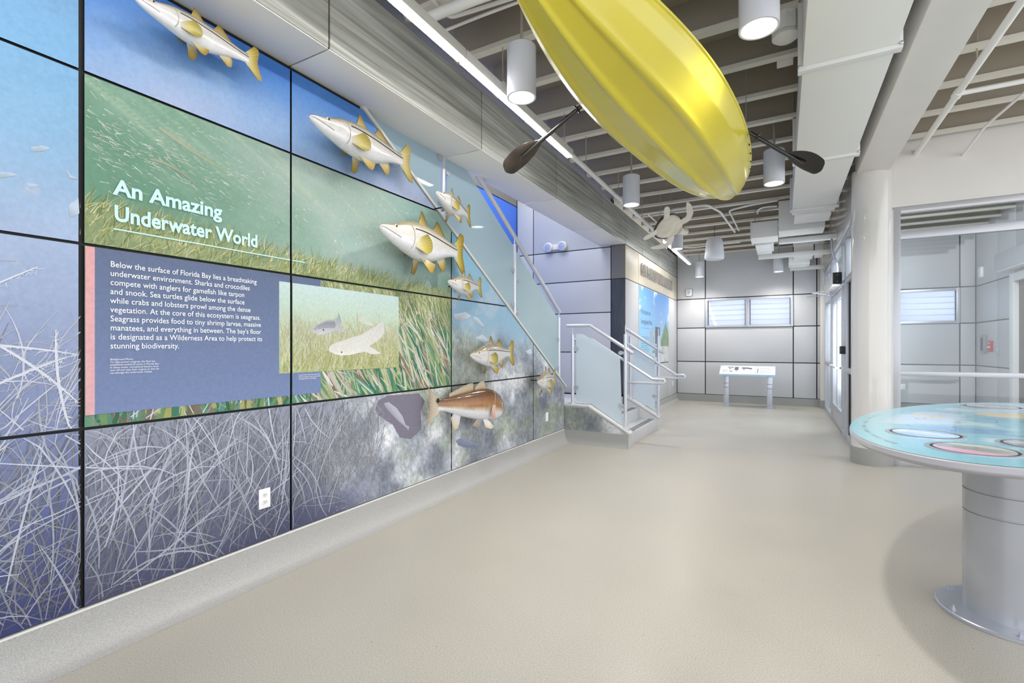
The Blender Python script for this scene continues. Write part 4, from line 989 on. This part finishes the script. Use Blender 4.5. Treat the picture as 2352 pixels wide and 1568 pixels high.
flipper('rear_flipper', [(-.16, .11, -.01), (-.22, .19, -.02), (-.28, .25, -.02), (-.32, .28, -.02)], [.05, .045, .048, .02])
flipper('rear_flipper', [(-.16, -.11, -.01), (-.22, -.19, -.02), (-.28, -.25, -.02), (-.32, -.28, -.02)], [.05, .045, .048, .02])
mb = MB(); mb.M = TM; mb.tube([(.20, 0, -.01), (.27, 0, -.005), (.31, 0, 0), (.36, 0, 0), (.40, 0, -.005), (.415, 0, -.008)], [.07, .058, .056, .06, .042, .012], 18); mb.build('head', M['cream'], tr, angle=60)
for s in (-1, 1):
    mb = MB(); mb.M = TM; mb.ball((.372, s * .047, .014), .012, .008, .012, 10, 8); mb.build('eye', M['eye'], tr)
for o in ((.12, 0, .08), (-.12, 0, .08)):
    p = TM @ Vector(o); MB().cyl(p, (p.x, p.y, ZD), .003, 6).build('hanging_wire', M['steel'], tr)

# ------------------------------------------------------------------ pendant speaker, sensor
v = on_z(1641, 596, 3.03); sp = thing('pendant_speaker', 'white bell-shaped pendant speaker hung in mid-hall beyond the kayak', 'speaker', v)
MB().lathe(v, [(.02, .40), (.12, .40), (.145, .36), (.165, .20), (.178, .05), (.17, .012), (.15, 0), (.02, .004)], 40).build('housing', M['pend'], sp)
MB().lathe(v, [(.001, -.002), (.14, -.002), (.15, .01)], 32, cap=False).build('grille', M['panel'], sp)
MB().cyl((v.x, v.y, v.z + .40), (v.x, v.y, ZD), .004, 6).build('hanging_cable', M['dark'], sp)
v = Vector((.02, 3.86, 3.50)); se = thing('ceiling_sensor', 'white domed occupancy sensor on an octagonal box below a joist', 'sensor', v)
MB().lathe((v.x, v.y, v.z + .03), [(.085, 0), (.085, .09), (.08, .15)], 8).build('junction_box', M['duct'], se, bevel=.003)
MB().lathe(v, [(.02, -.028), (.06, -.020), (.085, 0), (.085, .02), (.07, .032)], 32).build('dome', M['white'], se)
v = Vector((.02, 4.6, 3.70)); jb = thing('junction_box', 'small white square junction box above the right paddle half', 'junction box', v)
MB().box(v.x - .06, v.x + .06, v.y - .06, v.y + .06, v.z, v.z + .05).build('box', M['white'], jb, bevel=.004)
MB().cyl((v.x, v.y, v.z + .05), (v.x, v.y, ZD), .012, 10).build('conduit_stub', M['duct'], jb)

# ------------------------------------------------------------------ ducts and air units
dz = 3.20
dk = thing('main_duct', 'large white rectangular duct running along the hall right of the kayak', 'duct', (.366, 3, dz))
MB().box(.118, .614, -2.0, 7.85, dz, 3.60).build('duct_body', M['duct'], dk, bevel=.004)
for y in (3.75, 5.62, 7.55):
    mb = MB(); w = .028; mb.box(.118 - w, .614 + w, y - .03, y + .03, dz - w, dz).box(.118 - w, .118, y - .03, y + .03, dz, 3.6).box(.614, .614 + w, y - .03, y + .03, dz, 3.6).box(.118 - w, .614 + w, y - .03, y + .03, 3.6, 3.6 + w)
    mb.build('duct_flange', M['ductg'], dk, bevel=.003)
    for x in (.10, .632):
        MB().cyl((x, y, 3.62), (x, y, ZD), .005, 6).build('hanger_rod', M['web'], dk)
        MB().ball((x, y - .034, dz + .0), .012, .006, .012, 8, 6).build('bolt', M['steel'], dk)
MB().box(.15, .58, 7.85, 8.25, 3.16, 3.5).build('duct_transition', M['duct'], dk, bevel=.004)
def unit(name, label, cat, boxes, rods=(), grp=None):
    x0, x1, y0, y1, z0, z1 = boxes[0][1]; r = thing(name, label, cat, ((x0 + x1) / 2, (y0 + y1) / 2, z0), grp)
    for pn, b, m in boxes: MB().box(*b).build(pn, M[m], r, bevel=.005)
    for (x, y, z) in rods: MB().cyl((x, y, z), (x, y, ZD), .006, 6).build('hanger_rod', M['web'], r)
unit('branch_duct', 'wide grey duct box crossing behind the end of the main duct', 'duct', [('duct_body', (-.05, .56, 8.6, 9.05, 3.15, 3.62), 'duct')], [(-.02, 8.7, 3.6), (.5, 8.7, 3.6)])
unit('branch_duct', 'grey duct box left of the wide box, above a small white unit', 'duct', [('duct_body', (-.44, -.06, 8.9, 9.4, 3.145, 3.40), 'duct'), ('duct_collar', (-.46, -.44, 8.88, 9.42, 3.13, 3.42), 'ductg')], [(-.4, 9.1, 3.4)])
unit('crossbeam', 'white crossbeam under the duct boxes meeting the entrance wall', 'beam', [('beam_body', (-.05, .79, 9.43, 9.55, 3.12, 3.20), 'white')], [(.1, 9.5, 3.2), (.7, 9.5, 3.2)])
unit('air_unit', 'small white air unit with a dark vent, left below the duct boxes', 'air conditioner', [('casing', (-.42, -.17, 9.6, 10.6, 3.15, 3.42), 'white'), ('side_vent', (-.17, -.14, 9.65, 10.5, 3.18, 3.36), 'ductg')], [(-.35, 9.8, 3.4), (-.35, 10.4, 3.4)])
unit('crossbeam', 'white crossbeam beyond the small air unit, short of the back wall', 'beam', [('beam_body', (-.42, .79, 10.9, 11.0, 3.12, 3.20), 'white')], [(-.3, 10.95, 3.2), (.7, 10.95, 3.2)])
unit('air_unit', 'square grey air unit with a pipe bracket, right below the ducts', 'air conditioner', [('casing', (.21, .53, 11.1, 11.65, 3.15, 3.45), 'duct'), ('filter_box', (.56, .70, 11.2, 11.6, 3.16, 3.5), 'white'), ('mounting_rail', (.19, .72, 11.05, 11.1, 3.36, 3.44), 'ductg')], [(.25, 11.2, 3.45), (.5, 11.2, 3.45)])
unit('air_unit', 'lowest flat white air unit, by the top of the back wall', 'air conditioner', [('casing', (.12, .50, 11.75, 12.2, 3.08, 3.34), 'duct'), ('drip_tray', (.16, .44, 11.85, 12.1, 3.05, 3.08), 'white')], [(.2, 11.9, 3.34), (.4, 11.9, 3.34)])
unit('crossbeam', 'white crossbeam farthest back, just above the back wall panels', 'beam', [('beam_body', (.15, .79, 12.3, 12.4, 3.04, 3.12), 'white')], [(.3, 12.35, 3.12), (.7, 12.35, 3.12)])

# ------------------------------------------------------------------ pipes and conduits
def pipe(name, label, pts, r, m='duct', cat='pipe', extra=None):
    pts = [Vector(p) for p in pts]; q = [pts[0]]
    for a, b, c in zip(pts, pts[1:], pts[2:]):
        d = min(.12, (b - a).length * .4, (c - b).length * .4); u = b + (a - b).normalized() * d; w = b + (c - b).normalized() * d
        for t in np.linspace(0, 1, 6): q.append(u * (1 - t) ** 2 + b * 2 * t * (1 - t) + w * t * t)
    q.append(pts[-1]); o = MB().tube(q, r, 12).build(name, M[m]); o.location = (0, 0, 0); return tag(o, label, cat)
v = on_z(2200, 215, 3.517)
rp = thing('sprinkler_pipe', 'white sprinkler pipe sloping away at upper right, with a black sprinkler head branch', 'pipe', (1.31, 5.2, 3.517))
MB().tube([(1.31, .4, 3.517), (1.31, YG + .01, 3.517)], .027, 16).build('pipe', M['duct'], rp)
MB().cyl((1.31, v.y - .05, 3.517), (1.31, v.y + .05, 3.517), .036, 16).build('coupling', M['duct'], rp)
MB().tube([(1.31, v.y, 3.517), (1.83, v.y, 3.517), (1.87, v.y, 3.53), (1.88, v.y, 3.57)], .021, 14).build('branch', M['duct'], rp)
MB().lathe((1.88, v.y, 3.57), [(.03, 0), (.03, .04), (.02, .045), (.018, .08), (.006, .085), (.006, .12), (.03, .122), (.03, .127)], 16).build('sprinkler_head', M['dark'], rp)
MB().cyl((1.31, 5.0, 3.53), (1.31, 5.0, ZD), .006, 6).build('hanger_rod', M['web'], rp)
MB().lathe((1.31, 0, 0), [(.05, 0), (.05, .01)], 16).V
pipe('conduit', 'thin white conduit dropping from the sprinkler branch to the grey front wall', [(1.86, 5.5, 3.55), (1.78, 5.75, 3.5), (1.70, 6.3, 3.47), (1.70, YG + .005, 3.42)], .012)
Z1 = 3.60
def zp(l, z=Z1): return [on_z(a, b, z) for a, b in l]
pipe('conduit', 'fat white pipe along the joists at the top edge, left of the nearest pendant', zp([(960, 50), (1100, -6), (1200, -40)], 3.56), .035)
pipe('conduit', 'curved white conduit bending near the top edge, above the strip light', zp([(975, -30), (1011, 23), (1036, 40), (1094, 22), (1200, -12)], 3.625), .014)
pipe('conduit', 'thin straight white conduit behind the nearest pendant stem', zp([(1012, 74), (1100, 38), (1230, -10)], 3.62), .011)
pipe('conduit', 'white conduit looping over the turtle and running down to the duct hanger', zp([(1456, 498), (1470, 493), (1624, 470), (1655, 487), (1688, 533)], 3.56), .017)
pipe('conduit', 'white conduit from the duct side turning back beside its neighbour under the bow', zp([(1786, 460), (1727, 470), (1674, 483), (1697, 529)], 3.622), .015)
pipe('conduit', 'short hooked white conduit end near the duct flange', zp([(1785, 473), (1752, 476), (1741, 482), (1740, 491)], 3.56), .012)
pipe('conduit', 'thin white conduit bent around the turtle on its left', zp([(1560, 478), (1494, 490), (1489, 493), (1510, 512)], 3.63), .012)
pipe('conduit', 'white conduit with a box feeding the small pendant by the back wall', zp([(1572, 568), (1590, 569), (1640, 562), (1700, 556)], 3.60), .014)
pipe('conduit', 'flexible grey conduit curving down into the black end of the door operator', [on_y(1910, 548, 9.3), on_y(1913, 580, 9.25), on_y(1922, 606, 9.2), Vector((.76, 9.16, 2.524))], .016, 'steel')
# ------------------------------------------------------------------ round-ended exhibit table
tz = .90; tcx, tcy, tth = 1.25, 3.95, math.radians(25); TA, TB = 1.57, .715
M['trim'] = mat('grey_table_edge', (176, 175, 180), .4)
tb = thing('exhibit_table', 'oval aqua exhibit table on grey round pedestals, right foreground', 'table', (1.0, 3.33, 0))
def tpt(a, k=1.0):
    # long axis turned 25 degrees from the hall's axis towards the right
    l, s = TA * k * math.cos(a), TB * k * math.sin(a); return (tcx + l * math.sin(tth) + s * math.cos(tth), tcy + l * math.cos(tth) - s * math.sin(tth))
NA = 128
def ovalring(mb, k, z, c=None): return [mb.v((*tpt(2 * math.pi * j / NA, k), z), c) for j in range(NA)]
mb = MB(); prof = [(.975, tz - .05), (.99, tz - .035), (.99, tz - .030), (1.0, tz - .028), (1.0, tz - .006), (.997, tz - .001)]
R = [ovalring(mb, k, z) for k, z in prof]
for a, b in zip(R, R[1:]):
    for j in range(NA): mb.f(a[j], a[(j + 1) % NA], b[(j + 1) % NA], b[j])
mb.F.append(tuple(reversed(R[0]))); mb.F.append(tuple(R[-1])); mb.build('tabletop', M['trim'], tb)
mb = MB(); ks = np.linspace(0, .996, 60); rows = []
for k in ks:
    row = []
    for j in range(NA):
        x, y = tpt(2 * math.pi * j / NA, k); n = float(fbm(np.array(x * 1.7), np.array(y * 2.6), 201)); n2 = float(fbm(np.array(x * 1.2 + 7), np.array(y * 1.6), 211))
        c = np.array((122, 188, 206.)); ed = max(0, (k - .74) / .1)
        if ed < 1:
            w = max(0, min(1, (n - .50) / .05)) * (1 - min(1, ed)); c = c * (1 - w) + np.array((188, 212, 226)) * w
            w = max(0, min(1, (n2 - .60) / .02)) * (1 - min(1, ed)); c = c * (1 - w) + np.array((226, 204, 150)) * w
            w = max(0, min(1, (.40 - n) / .02)) * .8 * (1 - min(1, ed)); c = c * (1 - w) + np.array((96, 152, 196)) * w
        row.append(mb.v((x, y, tz + .0005), lin(c)))
    rows.append(row)
for a, b in zip(rows, rows[1:]):
    for j in range(NA): mb.f(a[j], a[(j + 1) % NA], b[(j + 1) % NA], b[j])
M['tprint'] = mat('glossy_table_print', (120, 196, 214), .16, col=True, coat=.3)
mb.build('printed_map', M['tprint'], tb, recalc=False)
def pxt(px, py): return on_z(px, py, tz)
dials = [(pxt(2124, 996), .150, 0), (pxt(2236, 1032), .152, 1), (pxt(2278, 934), .160, 2), (pxt(2400, 1024), .150, 3)]
for c, rr, i in dials:
    MB().lathe((c.x, c.y, tz + .0008), [(rr + .014, 0), (rr + .014, .0015), (rr - .004, .0015), (rr - .004, 0)], 48, cap=False).build('dial_ring', M['steel'], tb)
    MB().lathe((c.x, c.y, tz + .0008), [(rr - .003, 0), (rr - .003, .0006)], 48).build('dial_recess_shade', M['dark'], tb)  # flat dark disc, shade of the dial recess put in as colour
    mb = MB(); n = 48; pal = (((150, 190, 222), (196, 216, 232), (128, 168, 206)), ((216, 168, 190), (150, 150, 140), (190, 204, 200)), ((170, 180, 190), (206, 196, 190), (150, 160, 176)), ((130, 140, 160), (170, 180, 190), (120, 130, 140)))[i]
    rws = []
    for q in range(15):
        k = q / 14 * (rr - .016); row = []
        for j in range(n):
            a = 2 * math.pi * j / n; x, y = c.x + k * math.cos(a), c.y + k * math.sin(a); nn = float(fbm(np.array(x * 22), np.array(y * 22), 231 + i)); d = (x - c.x) * .873 + (y - c.y) * -.5 
            e = (x - c.x) * .488 + (y - c.y) * .873
            col = np.array(pal[0]) if e < -.045 else (np.array(pal[1]) * (.8 + .4 * nn) if e < .06 else np.array(pal[2]) * (.85 + .3 * nn))
            row.append(mb.v((x, y, tz + .003), lin(np.clip(col, 0, 255))))
        rws.append(row)
    for a, b in zip(rws, rws[1:]):
        for j in range(n): mb.f(a[j], a[(j + 1) % n], b[(j + 1) % n], b[j])
    e = [mb.v((c.x + (rr - .016) * math.cos(2 * math.pi * j / n), c.y + (rr - .016) * math.sin(2 * math.pi * j / n), tz + .001), lin((120, 124, 130))) for j in range(n)]
    for j in range(n): mb.f(rws[-1][j], rws[-1][(j + 1) % n], e[(j + 1) % n], e[j])
    mb.build('rotating_dial', M['tprint'], tb, recalc=False)
# line work on the map: curved title strokes along the left rim, small sketch lines
mb = MB(); rs = random.Random(5)
for i in range(62):
    if i % 9 in (6, 7): continue
    a = math.radians(262 - i * 1.02); a0 = a; k0 = .905 + rs.uniform(0, .010); k1 = .935 - rs.uniform(0, .014)
    for da in (0,):
        p, q = tpt(a0 + da, k0), tpt(a0 + da + rs.uniform(-.002, .004), k1); d = Vector((q[0] - p[0], q[1] - p[1], 0)).normalized(); s = Vector((-d.y, d.x, 0)) * .0012
        z = tz + .0012; mb.poly([(p[0] - s.x, p[1] - s.y, z), (p[0] + s.x, p[1] + s.y, z), (q[0] + s.x, q[1] + s.y, z), (q[0] - s.x, q[1] - s.y, z)])
for i in range(70):
    k = math.sqrt(rs.random()) * .72; a = rs.uniform(0, 6.28); x, y = tpt(a, k); an = rs.uniform(0, 6.28)
    for t in range(5):
        x2, y2 = x + .014 * math.cos(an), y + .014 * math.sin(an); s = (-math.sin(an) * .001, math.cos(an) * .001); z = tz + .0012
        mb.poly([(x - s[0], y - s[1], z), (x + s[0], y + s[1], z), (x2 + s[0], y2 + s[1], z), (x2 - s[0], y2 - s[1], z)]); x, y = x2, y2; an += rs.uniform(-.6, .6)
mb.build('printed_linework', M['cloth'], tb, recalc=False)
M['ped'] = mat('galvanised_pedestal', (176, 178, 184), .27, metal=.35, noise=(2.2, .10, (1, 1, 1)))
for px_, py_2 in ((1.0, 3.33), (1.5, 4.57)):
    mb = MB(); pr = [(.18, .02)]
    for z in (.52, .63): pr += [(.18, z - .006), (.174, z - .004), (.174, z + .002), (.18, z + .004)]
    pr += [(.18, tz - .048)]
    ped = mb.lathe((px_, py_2, 0), pr, 64).build('pedestal', M['ped'], tb)
    MB().lathe((px_, py_2, 0), [(.29, .001), (.29, .016), (.286, .02)], 64).build('base_plate', M['steel'], ped)
    for k in range(6):
        a = math.radians(20 + 60 * k); x, y = px_ + .255 * math.cos(a), py_2 + .255 * math.sin(a)
        MB().lathe((x, y, .019), [(.016, 0), (.016, .003), (.0095, .004), (.0095, .012), (.005, .013), (.005, .022)], 6).build('anchor_bolt', M['steel'], ped)

# ------------------------------------------------------------------ reader stand by the back wall
rd = thing('reader_stand', 'low white slanted display stand on two legs below the back wall window', 'display stand', (-.69, 12.2, 0))
for x in (-1.13, -.245):
    MB().box(x - .055, x + .055, 12.16, 12.20, .0, .80).build('leg', M['steel'], rd, bevel=.004)
    for z in (.42, .52): MB().box(x - .05, x + .05, 12.156, 12.161, z, z + .008).build('leg_slot', M['dark'], rd)
    MB().box(x - .08, x + .08, 12.1, 12.26, 0, .012).build('foot_plate', M['steel'], rd, bevel=.002)
tl_ = lambda u, v, w: (u, 12.02 + v * .92, .735 + v * .40 + w)
def slab(nm, x0, x1, v0, v1, w0, w1, m, par=rd):
    mb = MB(); mb.prism([(x0, v0), (x1, v0), (x1, v1), (x0, v1)], tl_, w0, w1); return mb.build(nm, m, par)
M['ledge'] = mat('pale_blue_edge', (170, 200, 224), .4)
slab('panel', -1.27, -.13, 0, .44, -.03, .004, M['ledge'])
slab('map_sheet', -1.26, -.535, .006, .434, .004, .007, M['plate']); slab('text_sheet', -.525, -.14, .006, .434, .004, .007, M['plate'])
M['ink'] = mat('grey_print_ink', (96, 100, 110), .5)
for x0, x1, v0, v1 in ((-1.11, -.98, .33, .37), (-.96, -.88, .2, .37), (-.81, -.66, .28, .35), (-.66, -.60, .26, .33), (-1.22, -1.10, .19, .205), (-1.2, -1.17, .11, .14), (-1.15, -1.12, .12, .14), (-1.08, -1.03, .25, .29), (-1.06, -1.0, .12, .16), (-.93, -.9, .14, .17), (-.78, -.75, .22, .26), (-.49, -.475, .06, .31)): slab('printed_figure', x0, x1, v0, v1, .0072, .0082, M['ink'])
for q in range(7): slab('printed_line', -.44, -.2 - .03 * (q % 3), .08 + q * .04, .086 + q * .04, .0072, .008, M['ink'])

# ------------------------------------------------------------------ sign lettering and welcome graphic on the sign wall
M['slet'] = mat('raised_grey_letters', (172, 168, 162), .35, metal=.3)
cu = bpy.data.curves.new('t', 'FONT'); cu.body = 'GUY BRADLEY VISITOR CENTER'; cu.size = .34; cu.extrude = .011; cu.offset = .002
o = bpy.data.objects.new('t', cu); COL.objects.link(o); dg = bpy.context.evaluated_depsgraph_get(); dg.update(); me = o.evaluated_get(dg).to_mesh()
mb = MB(); wmax = max(v_.co.x for v_ in me.vertices); kx = 2.95 / wmax
for v_ in me.vertices: mb.v((XG + .013 + v_.co.z, 9.20 + v_.co.x * kx, 2.72 + v_.co.y))
mb.F = [tuple(p.vertices) for p in me.polygons]; o.evaluated_get(dg).to_mesh_clear(); bpy.data.objects.remove(o); bpy.data.curves.remove(cu)
sg = thing('wall_sign', 'raised grey lettering GUY BRADLEY VISITOR CENTER on the warm wall band', 'sign', (XG, 9.2, 2.72))
mb.build('letters', M['slet'], sg, recalc=False)
ps = thing('welcome_graphic', 'tall printed sky and palm graphic with pale text on the sign wall', 'poster', (XG, 9.09, 1.02))
y0, y1, z0, z1 = 9.085, 11.795, 1.02, 2.515
mb = MB(); ny, nz = 90, 70
for i in range(ny + 1):
    for j in range(nz + 1):
        y = y0 + (y1 - y0) * i / ny; z = z0 + (z1 - z0) * j / nz; t = j / nz; u = i / ny
        c = np.array((172, 214, 232.)) * (1 - t) + np.array((120, 178, 236.)) * t if u < .5 else np.array((206, 226, 240.)) * (1 - t) + np.array((104, 164, 234.)) * t
        n = float(fbm(np.array(y * 2.2), np.array(z * 3), 301)); w = max(0, min(1, (n - .56) / .08)) * (t > .45); c = c * (1 - w) + np.array((238, 244, 250)) * w
        wt = math.exp(-((u - .86) / .11) ** 2) ; hgt = .62 - 1.6 * abs(u - .88)
        if t < hgt and u > .68:
            n3 = float(fbm(np.array(y * 16), np.array(z * 16), 311)); c = np.array((128, 152, 116)) * (.7 + .6 * n3)
        if t < .24 and u > .45:
            n3 = float(fbm(np.array(y * 20 + z * 8), np.array(z * 9), 321)); c = np.array((214, 216, 218)) * (.72 + .5 * n3)
        mb.v((XG + .003, y, z), lin(np.clip(c, 0, 255)))
for i in range(ny):
    for j in range(nz): k = i * (nz + 1) + j; mb.f(k, k + nz + 1, k + nz + 2, k + 1)
mb.build('print', M['flat_print'], ps, recalc=False)
MB().box(XG + .0006, XG + .0029, y0, y1, z0, z1).build('backing', M['plate'], ps)
M['ptext'] = mat('pale_blue_lettering', (120, 156, 190), .5)
text_mesh(['Welcome to', 'Everglades Park'], .15, M['ptext'], 'lettering', ps, (XG + .005, 9.22, 1.99), (0, 1, 0), (0, 0, 1), .19, .9, .001, 1)
mb = MB(); mb.box(XG + .004, XG + .005, 9.22, 10.2, 1.72, 1.728)
for q in range(11): mb.box(XG + .004, XG + .005, 9.22, 9.9 - .06 * (q % 3), 1.54 - q * .04, 1.552 - q * .04)
mb.build('text_lines', M['ptext'], ps)
for a, b, c, d, cc in ((10.42, 10.85, 1.42, 1.78, (96, 100, 108)), (10.42, 10.70, 1.14, 1.38, (132, 136, 132)), (9.98, 10.32, 1.40, 1.70, (176, 182, 190))):
    m2 = mat('inset_print', cc, .4, noise=(14, .35, (1, 1, 1))); MB().box(XG + .004, XG + .006, a, b, c, d).build('inset_photo', m2, ps)

# ------------------------------------------------------------------ small fittings
def duplex(p, label, horizontal=False):
    r = thing('power_outlet', label, 'outlet', p, None)
    MB().box(p.x, p.x + .006, p.y - .036, p.y + .036, p.z - .058, p.z + .058).build('cover_plate', M['plate'], r, bevel=.002)
    for dz_ in (-.021, .021):
        MB().prism([(p.y + .017 * math.cos(a), p.z + dz_ + .0145 * math.sin(a)) for a in [q * math.pi / 8 for q in range(16)]], lambda u, v, w: (w, u, v), p.x + .006, p.x + .008).build('socket', M['white'], r)
        for dy, h in ((-.006, .007), (.006, .0055)): MB().box(p.x + .008, p.x + .0086, p.y + dy - .0012, p.y + dy + .0012, p.z + dz_ - .001, p.z + dz_ + h).build('slot', M['dark'], r)
        MB().box(p.x + .008, p.x + .0086, p.y - .002, p.y + .002, p.z + dz_ - .008, p.z + dz_ - .005).build('ground_hole', M['dark'], r)
duplex(on_x(607, 1144, XM), 'white duplex outlet on the frosted grass print, near the floor')
p = on_x(1256, 957, XM); r = tag(MB().box(p.x, p.x + .006, p.y - .036, p.y + .036, p.z - .058, p.z + .058).build('blank_plate', M['plate'], bevel=.002), 'blank white wall plate on the rock print, beside the stair curb', 'wall plate')
p = on_x(1545, 880, XG); r = tag(MB().box(p.x, p.x + .008, p.y - .04, p.y + .04, p.z - .06, p.z + .06).build('wall_plate', M['plate'], bevel=.002), 'white wall plate low on the sign wall, past the stair', 'wall plate')
# emergency light on the stair end wall
p = on_y(1283, 568, YE - .002); em = thing('emergency_light', 'white two-lamp emergency light on the stairwell end wall', 'light', p)
MB().box(p.x - .15, p.x + .08, p.y - .06, p.y, p.z - .05, p.z + .05).build('housing', M['white'], em, bevel=.012)
for dx in (-.17, .11):
    q = MB(); q.M = Matrix.Translation((p.x + dx, p.y - .075, p.z)) @ Matrix.Rotation(math.pi / 2, 4, 'X'); q.lathe((0, 0, 0), [(.03, -.04), (.075, -.02), (.085, 0), (.085, .03), (.07, .045), (.03, .05)], 28); h = q.build('lamp_head', M['white'], em)
    q = MB(); q.M = Matrix.Translation((p.x + dx, p.y - .075, p.z)) @ Matrix.Rotation(math.pi / 2, 4, 'X'); q.lathe((0, 0, 0), [(.002, .052), (.06, .05), (.065, .04)], 24, cap=False); q.build('lens', M['steel'], h)
# wall speaker on the back wall
p = on_y(1583, 672, YB); ws = thing('wall_strobe', 'small white boxed strobe on the back wall, left of the louvre window', 'alarm', p)
MB().box(p.x - .07, p.x + .07, p.y - .045, p.y, p.z - .085, p.z + .085).build('housing', M['plate'], ws, bevel=.012)
MB().box(p.x - .035, p.x + .035, p.y - .06, p.y - .045, p.z - .045, p.z + .045).build('lens', M['panel'], ws, bevel=.008)
MB().box(p.x - .078, p.x + .078, p.y - .006, p.y, p.z - .092, p.z + .092).build('back_plate', M['dark'], ws, bevel=.004)
# door operator over the entrance doors, and its arms
op = thing('door_operator', 'white automatic door operator with black end cap over the entrance doors', 'door operator', (.76, 9.9, 2.34))
MB().box(.69, .812, 9.02, 10.8, 2.335, 2.505).build('housing', M['white'], op, bevel=.006)
MB().box(.685, .812, 9.0, 9.02, 2.33, 2.51).build('end_cap', M['dark'], op)
for z in (2.37, 2.47): MB().ball((.745, 8.999, z), .006, .003, .006, 8, 6).build('screw', M['steel'], op)
MB().tube([(.75, 9.5, 2.335), (.75, 9.5, 2.30), (.46, 9.9, 2.29), (.80, 10.2, 2.27)], .009, 8).build('arm', M['rail'], op)
MB().tube([(.75, 10.2, 2.335), (.75, 10.2, 2.29), (.40, 10.6, 2.28)], .009, 8).build('arm', M['rail'], op)
# vestibule fittings on its right wall
def onwall(px, py): return on_x(px, py, 3.35)
p = onwall(2278, 795); fa = thing('fire_alarm_pull', 'red fire alarm pull on the vestibule side wall', 'fire alarm', p)
MB().box(p.x - .04, p.x, p.y - .07, p.y + .07, p.z - .10, p.z + .10).build('body', M['red'], fa, bevel=.008)
MB().box(p.x - .055, p.x - .04, p.y - .05, p.y + .05, p.z - .03, p.z + .0).build('pull_handle', M['plate'], fa, bevel=.004)
text_mesh(['FIRE'], .05, M['wtext'], 'lettering', fa, (p.x - .0405, p.y + .055, p.z + .04), (0, -1, 0), (0, 0, 1), .05, .11)
p = onwall(2263, 790); r = thing('intercom', 'dark grey upright box left of the red fire alarm pull', 'intercom', p)
MB().box(p.x - .05, p.x, p.y - .09, p.y + .09, p.z - .17, p.z + .17).build('housing', M['baseg'], r, bevel=.01); MB().box(p.x - .056, p.x - .05, p.y - .05, p.y + .05, p.z - .12, p.z + .12).build('face', M['dark'], r)
p = onwall(2292, 803); r = thing('push_button_plate', 'small grey push plate right of the red fire alarm pull', 'switch', p)
MB().box(p.x - .02, p.x, p.y - .06, p.y + .06, p.z - .075, p.z + .075).build('plate', M['steel'], r, bevel=.004); MB().cyl((p.x - .02, p.y, p.z), (p.x - .03, p.y, p.z), .03, 16).build('button', M['rail'], r)
p = onwall(2257, 625); r = thing('wall_strobe', 'white strobe high on the vestibule side wall', 'alarm', p)
MB().box(p.x - .05, p.x, p.y - .07, p.y + .07, p.z - .10, p.z + .10).build('housing', M['plate'], r, bevel=.012); MB().box(p.x - .07, p.x - .05, p.y - .04, p.y + .04, p.z - .04, p.z + .05).build('lens', M['panel'], r, bevel=.008)
r = thing('door_operator', 'long grey door operator above the brown outer vestibule door', 'door operator', (3.25, 10.0, 2.62))
MB().box(3.12, 3.345, 9.0, 11.1, 2.62, 2.90).build('housing', M['alu'], r, bevel=.02); MB().box(3.14, 3.34, 9.05, 11.05, 2.60, 2.622).build('cover', M['white'], r, bevel=.004)
p = on_y(2074, 888, YB); r = tag(MB().box(p.x - .04, p.x + .04, p.y - .008, p.y, p.z - .06, p.z + .06).build('wall_plate', M['plate'], bevel=.002), 'white wall plate low on the vestibule back wall behind glass', 'wall plate')
